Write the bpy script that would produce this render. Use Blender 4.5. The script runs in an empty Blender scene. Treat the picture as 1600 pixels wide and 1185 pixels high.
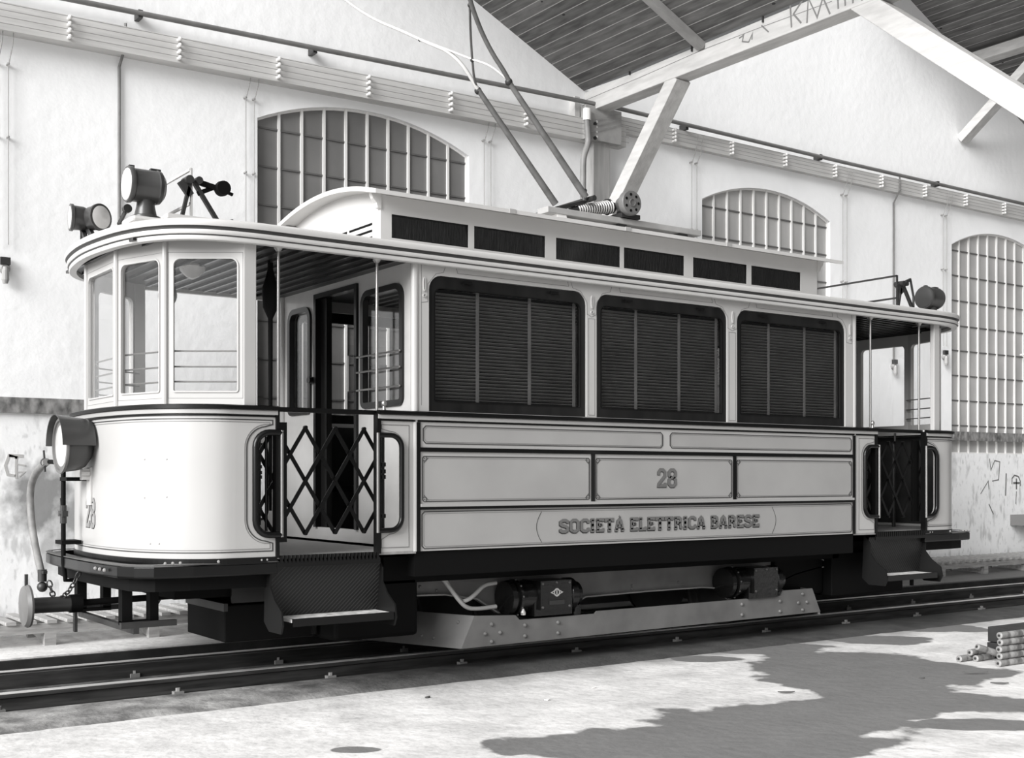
import bpy, bmesh, math, random
from mathutils import Vector, Matrix
from mathutils.geometry import tessellate_polygon
random.seed(28)
C = bpy.context.scene.collection
PI = math.pi

# ------------------------------------------------------------------ camera geometry (level view camera with rising front)
F = 1900.0; HX, HY = 800.0, 747.0
CX, CY, CZ = -4.524, -7.626, 1.34
_a = math.hypot(2694, 1900); SS = 2694/_a; CC = 1900/_a
def ray(px, py):
    t = (px-HX)/F; v = -(py-HY)/F
    return Vector((SS*t+CC, -CC*t+SS, v))
def at(px, py, X=None, Y=None, Z=None):
    d = ray(px, py)
    if X is not None: k = (X-CX)/d[0]
    elif Y is not None: k = (Y-CY)/d[1]
    else: k = (Z-CZ)/d[2]
    return Vector((CX, CY, CZ)) + d*k
def at_plane(px, py, p0, n):
    d = ray(px, py); o = Vector((CX, CY, CZ))
    return o + d*((Vector(p0)-o).dot(Vector(n))/d.dot(Vector(n)))

# ------------------------------------------------------------------ materials
def lin(s):
    s /= 255.0
    return s/12.92 if s <= .04045 else ((s+.055)/1.055)**2.4
def tone(s):
    v = lin(s); return (v, v*.985, v*.965, 1)
MATS = {}
def mat(name, s, rough=.6, metal=0, var=0, vscale=6, bump=0, bscale=40, coat=0, stretch=None, spec=.5, detail=5):
    if name in MATS: return MATS[name]
    m = bpy.data.materials.new(name); m.use_nodes = True
    nt = m.node_tree; b = nt.nodes['Principled BSDF']
    b.inputs['Base Color'].default_value = tone(s)
    b.inputs['Roughness'].default_value = rough; b.inputs['Metallic'].default_value = metal
    b.inputs['Coat Weight'].default_value = coat; b.inputs['Coat Roughness'].default_value = .08
    b.inputs['Specular IOR Level'].default_value = spec
    if var or bump:
        tc = nt.nodes.new('ShaderNodeTexCoord'); mp = nt.nodes.new('ShaderNodeMapping')
        nt.links.new(tc.outputs['Object'], mp.inputs[0])
        if stretch: mp.inputs['Scale'].default_value = stretch
    if var:
        n = nt.nodes.new('ShaderNodeTexNoise'); n.inputs['Scale'].default_value = vscale; n.inputs['Detail'].default_value = detail
        nt.links.new(mp.outputs[0], n.inputs['Vector'])
        r = nt.nodes.new('ShaderNodeValToRGB')
        r.color_ramp.elements[0].position = .3; r.color_ramp.elements[1].position = .7
        r.color_ramp.elements[0].color = tone(max(2, s-var)); r.color_ramp.elements[1].color = tone(min(254, s+var))
        nt.links.new(n.outputs['Fac'], r.inputs[0]); nt.links.new(r.outputs[0], b.inputs['Base Color'])
    if bump:
        n = nt.nodes.new('ShaderNodeTexNoise'); n.inputs['Scale'].default_value = bscale; n.inputs['Detail'].default_value = 6
        nt.links.new(mp.outputs[0], n.inputs['Vector'])
        bp = nt.nodes.new('ShaderNodeBump'); bp.inputs['Strength'].default_value = bump; bp.inputs['Distance'].default_value = .02
        nt.links.new(n.outputs['Fac'], bp.inputs['Height']); nt.links.new(bp.outputs[0], b.inputs['Normal'])
    MATS[name] = m; return m
def glass(name, tint, refl=.9, rough=.02, wav=0):
    m = bpy.data.materials.new(name); m.use_nodes = True; nt = m.node_tree; nt.nodes.clear()
    out = nt.nodes.new('ShaderNodeOutputMaterial'); mx = nt.nodes.new('ShaderNodeMixShader')
    tr = nt.nodes.new('ShaderNodeBsdfTransparent'); tr.inputs[0].default_value = (tint, tint, tint, 1)
    gl = nt.nodes.new('ShaderNodeBsdfGlossy'); gl.inputs['Roughness'].default_value = rough; gl.inputs[0].default_value = (refl, refl, refl, 1)
    lw = nt.nodes.new('ShaderNodeLayerWeight'); lw.inputs['Blend'].default_value = .5
    pw = nt.nodes.new('ShaderNodeMath'); pw.operation = 'POWER'; nt.links.new(lw.outputs['Facing'], pw.inputs[0]); pw.inputs[1].default_value = 4
    fr = nt.nodes.new('ShaderNodeMath'); fr.operation = 'MULTIPLY_ADD'; nt.links.new(pw.outputs[0], fr.inputs[0]); fr.inputs[1].default_value = .7; fr.inputs[2].default_value = .045
    if wav:
        tc = nt.nodes.new('ShaderNodeTexCoord'); n = nt.nodes.new('ShaderNodeTexNoise'); n.inputs['Scale'].default_value = 3
        nt.links.new(tc.outputs['Object'], n.inputs['Vector'])
        bp = nt.nodes.new('ShaderNodeBump'); bp.inputs['Strength'].default_value = wav; bp.inputs['Distance'].default_value = .05
        nt.links.new(n.outputs['Fac'], bp.inputs['Height']); nt.links.new(bp.outputs[0], gl.inputs['Normal'])
    nt.links.new(fr.outputs[0], mx.inputs[0]); nt.links.new(tr.outputs[0], mx.inputs[1]); nt.links.new(gl.outputs[0], mx.inputs[2])
    nt.links.new(mx.outputs[0], out.inputs[0]); MATS[name] = m; return m

paint = mat('cream_enamel', 172, .35, var=3, vscale=1.5, coat=.12)
paint2 = mat('cream_panel_field', 152, .38, var=5, vscale=2, coat=.12)
roofpaint = mat('roof_enamel', 192, .4, var=4, vscale=2)
moulding = mat('grey_moulding_enamel', 158, .3, coat=.3)
black = mat('black_enamel', 7, .35, coat=.15, spec=.25)
matt_black = mat('matt_black_iron', 6, .7, spec=.15)
line = mat('dark_lining_paint', 52, .5)
line_thin = mat('thin_lining_paint', 110, .5)
letter = mat('letter_grey', 98, .5)
letter_sh = mat('letter_shade_line', 42, .5)
letter_front = mat('letter_front_grey', 128, .5)
wood_dark = mat('dark_varnished_wood', 24, .3, var=8, vscale=8, stretch=(1, 1, .2), coat=.15, spec=.3)
wood_ceiling = mat('tram_ceiling_boards', 30, .45, var=10, vscale=12, stretch=(.3, 6, 1))
lining = mat('interior_lining', 40, .5, var=8)
blindm = mat('blind_slats', 172, .5, var=14, vscale=3)
brass = mat('polished_brass', 150, .3, metal=.8)
steel = mat('grey_painted_iron', 100, .45, var=8, vscale=5)
steel2 = mat('grey_truck_paint', 100, .5, var=10, vscale=4)
darksteel = mat('dark_iron', 42, .45, var=8)
greytube = mat('collector_tube', 95, .4, var=12, vscale=12)
lighttube = mat('light_collector_tube', 200, .4)
lampbody = mat('lamp_housing', 54, .38, var=4, coat=.2)
lens = mat('frosted_lens', 205, .25, coat=.6)
rubber = mat('hose_rubber', 120, .6, var=14, vscale=14)
treadm = mat('worn_tread', 190, .6, var=35, vscale=20)
deckm = mat('platform_boards', 135, .7, var=14, vscale=20, stretch=(1, 8, 1))
meshm = mat('step_back_mesh', 10, .6)
clear = glass('clear_glass', .985, refl=1.0)
dimglass = glass('dim_window_glass', .7, refl=.6, rough=.06, wav=.12)
ribglass = mat('ribbed_dark_glass', 16, .3, var=8, vscale=14, bump=.6, bscale=18, coat=.2, stretch=(3, 1, .6))
concrete = mat('concrete_kerb', 122, .9, var=40, vscale=5, bump=.5, bscale=25)
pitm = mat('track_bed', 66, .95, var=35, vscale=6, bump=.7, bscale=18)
railm = mat('rail_steel', 48, .55, metal=.2, var=16, vscale=10, stretch=(.3, 3, 3))
timber = mat('weathered_timber', 152, .85, var=18, vscale=9, stretch=(.4, 3, 3), bump=.3, bscale=30)
beamm = mat('whitewashed_beam', 190, .8, var=12, vscale=5, stretch=(3, .6, 3), bump=.2, bscale=18)
boardm = mat('grey_washed_board', 196, .8, var=10, vscale=5, stretch=(.4, 1, 5))
trimdark = mat('stained_skirting_board', 112, .8, var=45, vscale=7, stretch=(2.2, 1, 1.2))
mullm = mat('whitewashed_glazing_bar', 222, .7)
panem = mat('dusty_glass', 138, .35, var=12, vscale=1.6, coat=.15)
pipem = mat('wall_pipe_paint', 112, .5, var=10)
wirem = mat('grey_wire', 150, .5)
porcelain = mat('porcelain', 232, .25, coat=.5)
chalk = mat('charcoal_mark', 105, .9)
crate_m = mat('black_crate', 30, .6, var=8)
rodm = mat('turned_rod', 125, .45, var=25, vscale=20)
scrapm = mat('paper_scrap', 235, .8)
bulkm = mat('bulkhead_paint', 190, .35, var=4, coat=.25)

def wall_material():
    m = bpy.data.materials.new('whitewashed_plaster'); m.use_nodes = True; nt = m.node_tree; b = nt.nodes['Principled BSDF']
    b.inputs['Roughness'].default_value = .9
    N = nt.nodes.new; L = nt.links.new
    geo = N('ShaderNodeNewGeometry'); sep = N('ShaderNodeSeparateXYZ'); L(geo.outputs['Position'], sep.inputs[0])
    def noise(scale, sx, sz, det=6, off=0):
        mp = N('ShaderNodeMapping'); mp.inputs['Scale'].default_value = (sx, 1, sz); mp.inputs['Location'].default_value = (off, off, off)
        L(geo.outputs['Position'], mp.inputs[0]); n = N('ShaderNodeTexNoise'); n.inputs['Scale'].default_value = scale; n.inputs['Detail'].default_value = det
        L(mp.outputs[0], n.inputs['Vector']); return n
    def ramp(src, p0, p1, c0, c1):
        r = N('ShaderNodeValToRGB'); e = r.color_ramp.elements; e[0].position = p0; e[1].position = p1
        e[0].color = (c0, c0, c0, 1); e[1].color = (c1, c1, c1, 1); L(src, r.inputs[0]); return r
    def math_(op, a, bb):
        n = N('ShaderNodeMath'); n.operation = op; n.use_clamp = True
        for i, v in enumerate((a, bb)):
            if isinstance(v, (int, float)): n.inputs[i].default_value = v
            else: L(v, n.inputs[i])
        return n.outputs[0]
    base = ramp(noise(1.1, 1, 1, 7).outputs['Fac'], .3, .7, .86, .93)
    # scuffs below the skirting board: elongated vertical smears and blotches
    low = N('ShaderNodeMapRange'); low.inputs['From Min'].default_value = 1.95; low.inputs['From Max'].default_value = 1.75; L(sep.outputs['Z'], low.inputs['Value'])
    s1 = ramp(noise(4.0, 2.6, .8, 7, 3).outputs['Fac'], .56, .68, 0, 1)
    s2 = ramp(noise(14.0, 1.6, .7, 5, 9).outputs['Fac'], .58, .70, 0, .8)
    d = math_('MULTIPLY', math_('MAXIMUM', s1.outputs[0], s2.outputs[0]), low.outputs[0])
    d = math_('MULTIPLY', d, .38)
    # two grimy patches left by hands and tools
    tot = d
    for (px, pz, rx, rz, amt) in ((-1.80, 1.12, .34, .36, .8), (-1.5, .95, .3, .34, .7), (-1.75, .8, .12, .4, .5), (8.9, 1.3, .3, .3, .6), (9.5, 1.25, .12, .4, .5), (11.0, 1.45, .12, .3, .4), (9.95, 1.3, .18, .35, .5)):
        vx = math_('SUBTRACT', 0, 0)
        a = N('ShaderNodeMath'); a.operation = 'SUBTRACT'; L(sep.outputs['X'], a.inputs[0]); a.inputs[1].default_value = px
        a2 = N('ShaderNodeMath'); a2.operation = 'DIVIDE'; L(a.outputs[0], a2.inputs[0]); a2.inputs[1].default_value = rx
        a3 = N('ShaderNodeMath'); a3.operation = 'MULTIPLY'; L(a2.outputs[0], a3.inputs[0]); L(a2.outputs[0], a3.inputs[1])
        c = N('ShaderNodeMath'); c.operation = 'SUBTRACT'; L(sep.outputs['Z'], c.inputs[0]); c.inputs[1].default_value = pz
        c2 = N('ShaderNodeMath'); c2.operation = 'DIVIDE'; L(c.outputs[0], c2.inputs[0]); c2.inputs[1].default_value = rz
        c3 = N('ShaderNodeMath'); c3.operation = 'MULTIPLY'; L(c2.outputs[0], c3.inputs[0]); L(c2.outputs[0], c3.inputs[1])
        sm = N('ShaderNodeMath'); sm.operation = 'ADD'; L(a3.outputs[0], sm.inputs[0]); L(c3.outputs[0], sm.inputs[1])
        nz = noise(7, 1, .8, 6, px)
        ad = N('ShaderNodeMath'); ad.operation = 'MULTIPLY_ADD'; L(nz.outputs['Fac'], ad.inputs[0]); ad.inputs[1].default_value = 2.6; L(sm.outputs[0], ad.inputs[2])
        mr = N('ShaderNodeMapRange'); mr.inputs['From Min'].default_value = 2.5; mr.inputs['From Max'].default_value = 1.5; mr.inputs['To Max'].default_value = amt
        L(ad.outputs[0], mr.inputs['Value'])
        tot = math_('MAXIMUM', tot, mr.outputs[0])
    mx = N('ShaderNodeMix'); mx.data_type = 'RGBA'; L(tot, mx.inputs['Factor']); L(base.outputs[0], mx.inputs['A']); mx.inputs['B'].default_value = (.12, .12, .118, 1)
    L(mx.outputs['Result'], b.inputs['Base Color'])
    nb = noise(9, 1, 1, 8); bp = N('ShaderNodeBump'); bp.inputs['Strength'].default_value = .25; bp.inputs['Distance'].default_value = .02
    L(nb.outputs['Fac'], bp.inputs['Height']); L(bp.outputs[0], b.inputs['Normal'])
    return m
def floor_material():
    m = bpy.data.materials.new('earth_and_cement_floor'); m.use_nodes = True; nt = m.node_tree; b = nt.nodes['Principled BSDF']
    b.inputs['Roughness'].default_value = .9
    N = nt.nodes.new; L = nt.links.new
    geo = N('ShaderNodeNewGeometry'); sep = N('ShaderNodeSeparateXYZ'); L(geo.outputs['Position'], sep.inputs[0])
    def noise(scale, sx, sy, det=7, off=0):
        mp = N('ShaderNodeMapping'); mp.inputs['Scale'].default_value = (sx, sy, 1); mp.inputs['Location'].default_value = (off, off, off)
        L(geo.outputs['Position'], mp.inputs[0]); n = N('ShaderNodeTexNoise'); n.inputs['Scale'].default_value = scale; n.inputs['Detail'].default_value = det
        L(mp.outputs[0], n.inputs['Vector']); return n
    def ramp(src, p0, p1, c0, c1):
        r = N('ShaderNodeValToRGB'); e = r.color_ramp.elements; e[0].position = p0; e[1].position = p1
        e[0].color = (c0, c0*.99, c0*.98, 1); e[1].color = (c1, c1*.99, c1*.98, 1); L(src, r.inputs[0]); return r
    def M(op, a, bb, cl=False):
        n = N('ShaderNodeMath'); n.operation = op; n.use_clamp = cl
        for i, v in enumerate((a, bb)):
            if isinstance(v, (int, float)): n.inputs[i].default_value = v
            else: L(v, n.inputs[i])
        return n.outputs[0]
    base = ramp(noise(2.2, 1, 1.4).outputs['Fac'], .3, .7, .48, .74)
    fine = ramp(noise(26, 1, 1).outputs['Fac'], .35, .5, .72, 1)
    mul = N('ShaderNodeMix'); mul.data_type = 'RGBA'; mul.blend_type = 'MULTIPLY'; mul.inputs['Factor'].default_value = .5
    L(base.outputs[0], mul.inputs['A']); L(fine.outputs[0], mul.inputs['B'])
    ang = .615; ca, sa = math.cos(ang), math.sin(ang)        # dark patches, ellipses in plan
    u = M('ADD', M('MULTIPLY', sep.outputs['X'], ca), M('MULTIPLY', sep.outputs['Y'], -sa))
    v = M('ADD', M('MULTIPLY', sep.outputs['X'], sa), M('MULTIPLY', sep.outputs['Y'], ca))
    nz = noise(2.6, 1, 1, 7, 5)
    tot = None
    for (px, py, ru, rv) in DARK_PATCHES:
        p = at(px, py, Z=-.17); pu = p.x*ca-p.y*sa; pv = p.x*sa+p.y*ca
        du = M('DIVIDE', M('SUBTRACT', u, pu), ru); dv = M('DIVIDE', M('SUBTRACT', v, pv), rv)
        d = M('ADD', M('ADD', M('MULTIPLY', du, du), M('MULTIPLY', dv, dv)), M('MULTIPLY', nz.outputs['Fac'], 2.4))
        mr = N('ShaderNodeMapRange'); mr.inputs['From Min'].default_value = 2.3; mr.inputs['From Max'].default_value = 2.08
        L(d, mr.inputs['Value']); tot = mr.outputs[0] if tot is None else M('MAXIMUM', tot, mr.outputs[0], True)
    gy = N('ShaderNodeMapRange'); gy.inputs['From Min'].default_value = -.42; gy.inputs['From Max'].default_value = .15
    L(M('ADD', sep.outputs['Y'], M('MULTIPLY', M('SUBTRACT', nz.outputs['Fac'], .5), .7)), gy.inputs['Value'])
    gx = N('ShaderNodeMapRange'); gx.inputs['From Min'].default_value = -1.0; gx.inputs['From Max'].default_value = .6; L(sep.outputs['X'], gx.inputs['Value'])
    tot = M('MAXIMUM', tot, M('MULTIPLY', gy.outputs[0], gx.outputs[0]), True)  # band of tram shade along the kerb, painted into the floor colour
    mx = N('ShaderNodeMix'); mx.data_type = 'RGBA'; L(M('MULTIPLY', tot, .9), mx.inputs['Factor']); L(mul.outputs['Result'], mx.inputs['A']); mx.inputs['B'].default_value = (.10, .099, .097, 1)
    L(mx.outputs['Result'], b.inputs['Base Color'])
    nb = noise(12, 1, 1, 8); bp = N('ShaderNodeBump'); bp.inputs['Strength'].default_value = .35; bp.inputs['Distance'].default_value = .03
    L(nb.outputs['Fac'], bp.inputs['Height']); L(bp.outputs[0], b.inputs['Normal'])
    return m
def plank_material():
    m = bpy.data.materials.new('roof_planks'); m.use_nodes = True; nt = m.node_tree; b = nt.nodes['Principled BSDF']
    b.inputs['Roughness'].default_value = .8
    N = nt.nodes.new; L = nt.links.new
    tc = N('ShaderNodeTexCoord'); sep = N('ShaderNodeSeparateXYZ'); L(tc.outputs['Object'], sep.inputs[0])
    d = N('ShaderNodeMath'); d.operation = 'DIVIDE'; L(sep.outputs['X'], d.inputs[0]); d.inputs[1].default_value = .118
    fr = N('ShaderNodeMath'); fr.operation = 'FRACT'; L(d.outputs[0], fr.inputs[0])
    fl = N('ShaderNodeMath'); fl.operation = 'FLOOR'; L(d.outputs[0], fl.inputs[0])
    wn = N('ShaderNodeTexWhiteNoise'); wn.noise_dimensions = '1D'; L(fl.outputs[0], wn.inputs['W'])
    mp = N('ShaderNodeMapping'); mp.inputs['Scale'].default_value = (9, 1.3, 9); L(tc.outputs['Object'], mp.inputs[0])
    n = N('ShaderNodeTexNoise'); n.inputs['Scale'].default_value = 2.4; n.inputs['Detail'].default_value = 6; L(mp.outputs[0], n.inputs['Vector'])
    a = N('ShaderNodeMath'); a.operation = 'MULTIPLY_ADD'; L(wn.outputs['Value'], a.inputs[0]); a.inputs[1].default_value = .35; L(n.outputs['Fac'], a.inputs[2])
    r = N('ShaderNodeValToRGB'); e = r.color_ramp.elements; e[0].position = .4; e[1].position = .95; e[0].color = tone(72); e[1].color = tone(120)
    L(a.outputs[0], r.inputs[0])
    gt = N('ShaderNodeMath'); gt.operation = 'GREATER_THAN'; L(fr.outputs[0], gt.inputs[0]); gt.inputs[1].default_value = .93
    mx = N('ShaderNodeMix'); mx.data_type = 'RGBA'; L(gt.outputs[0], mx.inputs['Factor']); L(r.outputs[0], mx.inputs['A']); mx.inputs['B'].default_value = tone(172)
    # knots
    vo = N('ShaderNodeTexVoronoi'); vo.inputs['Scale'].default_value = 2.6; mpk = N('ShaderNodeMapping'); mpk.inputs['Scale'].default_value = (1.6, 1, 1.6)
    L(tc.outputs['Object'], mpk.inputs[0]); L(mpk.outputs[0], vo.inputs['Vector'])
    lt = N('ShaderNodeMath'); lt.operation = 'LESS_THAN'; L(vo.outputs['Distance'], lt.inputs[0]); lt.inputs[1].default_value = .055
    mk = N('ShaderNodeMix'); mk.data_type = 'RGBA'; L(lt.outputs[0], mk.inputs['Factor']); L(mx.outputs['Result'], mk.inputs['A']); mk.inputs['B'].default_value = tone(38)
    L(mk.outputs['Result'], b.inputs['Base Color'])
    return m

# ------------------------------------------------------------------ mesh builder
def ident(u, v, w): return (u, v, w)
class MB:
    def __init__(s): s.v = []; s.f = []; s.m = []
    def add(s, vs, fs, mi=0):
        o = len(s.v); s.v += [tuple(p) for p in vs]; s.f += [tuple(i+o for i in f) for f in fs]; s.m += [mi]*len(fs); return s
    def box(s, x0, y0, z0, x1, y1, z1, mi=0):
        vs = [(x, y, z) for x in (x0, x1) for y in (y0, y1) for z in (z0, z1)]
        return s.add(vs, [(0, 1, 3, 2), (4, 6, 7, 5), (0, 4, 5, 1), (2, 3, 7, 6), (0, 2, 6, 4), (1, 5, 7, 3)], mi)
    def beam(s, p0, p1, w, h, up=(0, 0, 1), mi=0):
        p0, p1 = Vector(p0), Vector(p1); d = (p1-p0).normalized(); side = d.cross(Vector(up)).normalized(); u = side.cross(d).normalized()
        vs = [p + side*a*w/2 + u*b*h/2 for p in (p0, p1) for a in (-1, 1) for b in (-1, 1)]
        return s.add(vs, [(0, 1, 3, 2), (4, 6, 7, 5), (0, 4, 5, 1), (2, 3, 7, 6), (0, 2, 6, 4), (1, 5, 7, 3)], mi)
    def tube(s, pts, r, n=10, mi=0):
        pts = [Vector(p) for p in pts]; R = r if isinstance(r, (list, tuple)) else [r]*len(pts)
        prev = None; rings = []
        for i, p in enumerate(pts):
            a = pts[max(0, i-1)]; b = pts[min(len(pts)-1, i+1)]; d = (b-a)
            if d.length < 1e-9: d = Vector((0, 0, 1))
            d.normalize()
            if prev is None:
                ref = Vector((0, 0, 1)) if abs(d.z) < .9 else Vector((1, 0, 0)); x = d.cross(ref).normalized()
            else:
                x = (prev - d*prev.dot(d))
                x = x.normalized() if x.length > 1e-6 else d.orthogonal().normalized()
            prev = x; y = d.cross(x)
            rings.append([p + (x*math.cos(2*PI*k/n)+y*math.sin(2*PI*k/n))*R[i] for k in range(n)])
        vs = [q for rg in rings for q in rg]; fs = []
        for i in range(len(pts)-1):
            for k in range(n):
                fs.append((i*n+k, i*n+(k+1) % n, (i+1)*n+(k+1) % n, (i+1)*n+k))
        fs.append(tuple(reversed(range(n)))); fs.append(tuple((len(pts)-1)*n+k for k in range(n)))
        return s.add(vs, fs, mi)
    def lathe(s, p0, d, prof, n=28, mi=0):   # prof: (distance along d, radius)
        p0 = Vector(p0); d = Vector(d).normalized(); x = d.orthogonal().normalized(); y = d.cross(x)
        vs = []; fs = []
        for (t, r) in prof:
            r = max(r, 1e-4)
            vs += [p0+d*t+(x*math.cos(2*PI*k/n)+y*math.sin(2*PI*k/n))*r for k in range(n)]
        for i in range(len(prof)-1):
            for k in range(n): fs.append((i*n+k, i*n+(k+1) % n, (i+1)*n+(k+1) % n, (i+1)*n+k))
        fs.append(tuple(reversed(range(n)))); fs.append(tuple((len(prof)-1)*n+k for k in range(n)))
        return s.add(vs, fs, mi)
    def ball(s, c, r, n=8, mi=0, squash=1):
        prof = [(-r*math.cos(PI*i/6)*squash, r*math.sin(PI*i/6)) for i in range(7)]
        return s.lathe(c, (0, 0, 1), prof, n, mi)
    def plate(s, outer, holes, fn, w0, w1, mi=0):
        loops = [[Vector((u, v, 0)) for u, v in lp] for lp in [outer]+list(holes)]
        tris = tessellate_polygon(loops); flat = [p for lp in loops for p in lp]; n = len(flat)
        vs = [fn(p.x, p.y, w0) for p in flat]+[fn(p.x, p.y, w1) for p in flat]
        fs = [tuple(t) for t in tris]+[tuple(i+n for i in reversed(t)) for t in tris]
        o = 0
        for lp in loops:
            k = len(lp)
            for i in range(k):
                j = (i+1) % k; fs.append((o+i, o+j, o+j+n, o+i+n))
            o += k
        return s.add(vs, fs, mi)
    def frame(s, rect, hole, fn, w0, w1, mi=0):     # rectangle with one convex opening, in two halves
        u0, v0, u1, v1 = rect; n = len(hole)//4; um = (u0+u1)/2; hb = min(p[1] for p in hole); ht = max(p[1] for p in hole)
        L = [(um, ht)]+hole[3*n:]+hole[:n]+[(um, hb)]; Rr = [(um, hb)]+hole[n:3*n]+[(um, ht)]
        s.plate([(um, v1), (u0, v1), (u0, v0), (um, v0)]+list(reversed(L)), [], fn, w0, w1, mi)
        return s.plate([(um, v0), (u1, v0), (u1, v1), (um, v1)]+list(reversed(Rr)), [], fn, w0, w1, mi)
    def ribbon(s, pts, width, fn, w0, w1, closed=False, mi=0):
        P = [Vector((a, b)) for a, b in pts]; n = len(P); L = []; R = []
        for i in range(n):
            if closed: a, b, c = P[i-1], P[i], P[(i+1) % n]
            else: a, b, c = P[max(0, i-1)], P[i], P[min(n-1, i+1)]
            d1 = (b-a); d2 = (c-b)
            if d1.length < 1e-9: d1 = d2
            if d2.length < 1e-9: d2 = d1
            d1.normalize(); d2.normalize(); t = d1+d2
            t = d2.copy() if t.length < 1e-6 else t.normalized()
            nn = Vector((-t.y, t.x)); k = 1/max(.45, nn.dot(Vector((-d2.y, d2.x))))
            L.append(b+nn*width/2*k); R.append(b-nn*width/2*k)
        vs = []
        for l, r in zip(L, R): vs += [fn(l.x, l.y, w0), fn(r.x, r.y, w0), fn(r.x, r.y, w1), fn(l.x, l.y, w1)]
        fs = []
        m = n if closed else n-1
        for i in range(m):
            a = i*4; b = ((i+1) % n)*4
            for k in range(4): fs.append((a+k, a+(k+1) % 4, b+(k+1) % 4, b+k))
        if not closed: fs += [(0, 1, 2, 3), ((n-1)*4+3, (n-1)*4+2, (n-1)*4+1, (n-1)*4)]
        return s.add(vs, fs, mi)
    def sweep(s, path, prof, closed=False, mi=0):
        # path: list of (x,y); prof: closed list of (outward offset, z)
        P = [Vector(p) for p in path]; n = len(P); m = len(prof); vs = []
        for i in range(n):
            if closed: a, b, c = P[i-1], P[i], P[(i+1) % n]
            else: a, b, c = P[max(0, i-1)], P[i], P[min(n-1, i+1)]
            d1 = (b-a); d2 = (c-b)
            if d1.length < 1e-9: d1 = d2
            if d2.length < 1e-9: d2 = d1
            d1.normalize(); d2.normalize(); t = (d1+d2).normalized(); nn = Vector((t.y, -t.x)); k = 1/max(.5, nn.dot(Vector((d2.y, -d2.x))))
            for (o, z) in prof: q = b+nn*o*k; vs.append((q.x, q.y, z))
        fs = []
        for i in range(n if closed else n-1):
            j = (i+1) % n
            for k in range(m): fs.append((i*m+k, i*m+(k+1) % m, j*m+(k+1) % m, j*m+k))
        if not closed: fs += [tuple(reversed(range(m))), tuple((n-1)*m+k for k in range(m))]
        return s.add(vs, fs, mi)
    def xf(s, fn):
        s.v = [tuple(fn(*p)) for p in s.v]; return s
    def build(s, name, m, parent=None, smooth=False, bevel=0, solidify=0):
        me = bpy.data.meshes.new(name); me.from_pydata(s.v, [], s.f); me.update()
        bm = bmesh.new(); bm.from_mesh(me); bmesh.ops.recalc_face_normals(bm, faces=bm.faces); bm.to_mesh(me); bm.free()
        ms = m if isinstance(m, (list, tuple)) else [m]
        for k in ms: me.materials.append(k)
        for p, i in zip(me.polygons, s.m): p.material_index = i
        if smooth:
            me.polygons.foreach_set('use_smooth', [True]*len(me.polygons))
            me.set_sharp_from_angle(angle=math.radians(38))
        o = bpy.data.objects.new(name, me); C.objects.link(o)
        if bevel:
            b = o.modifiers.new('bevel', 'BEVEL'); b.width = bevel; b.segments = 2; b.limit_method = 'ANGLE'
        if parent: o.parent = parent
        return o
def tag(o, label=None, cat=None, group=None, kind=None):
    if label: o['label'] = label
    if cat: o['category'] = cat
    if group: o['group'] = group
    if kind: o['kind'] = kind
    return o
def thing(name, label, cat, group=None, loc=(0, 0, 0)):
    o = bpy.data.objects.new(name, None); C.objects.link(o); o.location = loc; o.empty_display_size = .2
    return tag(o, label, cat, group)
def copy_tree(o, parent=None):
    c = o.copy(); C.objects.link(c)
    if parent: c.parent = parent
    for ch in list(o.children): copy_tree(ch, c)
    return c
def arc(cx, cy, r, a0, a1, n=8, ry=None):
    ry = r if ry is None else ry
    return [(cx+r*math.cos(math.radians(a0+(a1-a0)*i/n)), cy+ry*math.sin(math.radians(a0+(a1-a0)*i/n))) for i in range(n+1)]
def rrect(u0, v0, u1, v1, r, rb=None, n=5):
    rb = r if rb is None else rb; P = []
    P += arc(u0+rb, v0+rb, rb, 180, 270, n) if rb > 0 else [(u0, v0)]
    P += arc(u1-rb, v0+rb, rb, 270, 360, n) if rb > 0 else [(u1, v0)]
    P += arc(u1-r, v1-r, r, 0, 90, n) if r > 0 else [(u1, v1)]
    P += arc(u0+r, v1-r, r, 90, 180, n) if r > 0 else [(u0, v1)]
    return P
def chamf(u0, v0, u1, v1, c): return [(u0+c, v0), (u1-c, v0), (u1, v0+c), (u1, v1-c), (u1-c, v1), (u0+c, v1), (u0, v1-c), (u0, v0+c)]
def smoothpath(pts, it=2, closed=False):
    P = [Vector(p) for p in pts]
    for _ in range(it):
        Q = [] if closed else [P[0]]
        n = len(P)
        for i in range(n if closed else n-1):
            a, b = P[i], P[(i+1) % n]; Q += [a*.75+b*.25, a*.25+b*.75]
        if not closed: Q.append(P[-1])
        P = Q
    return P
nearside = lambda u, v, w: (u, -w, v)          # flat near side of the tram: w outward
def xplane(x, sgn=-1): return lambda u, v, w: (x+sgn*w, u, v)   # u = y, v = z, w outward

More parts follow.
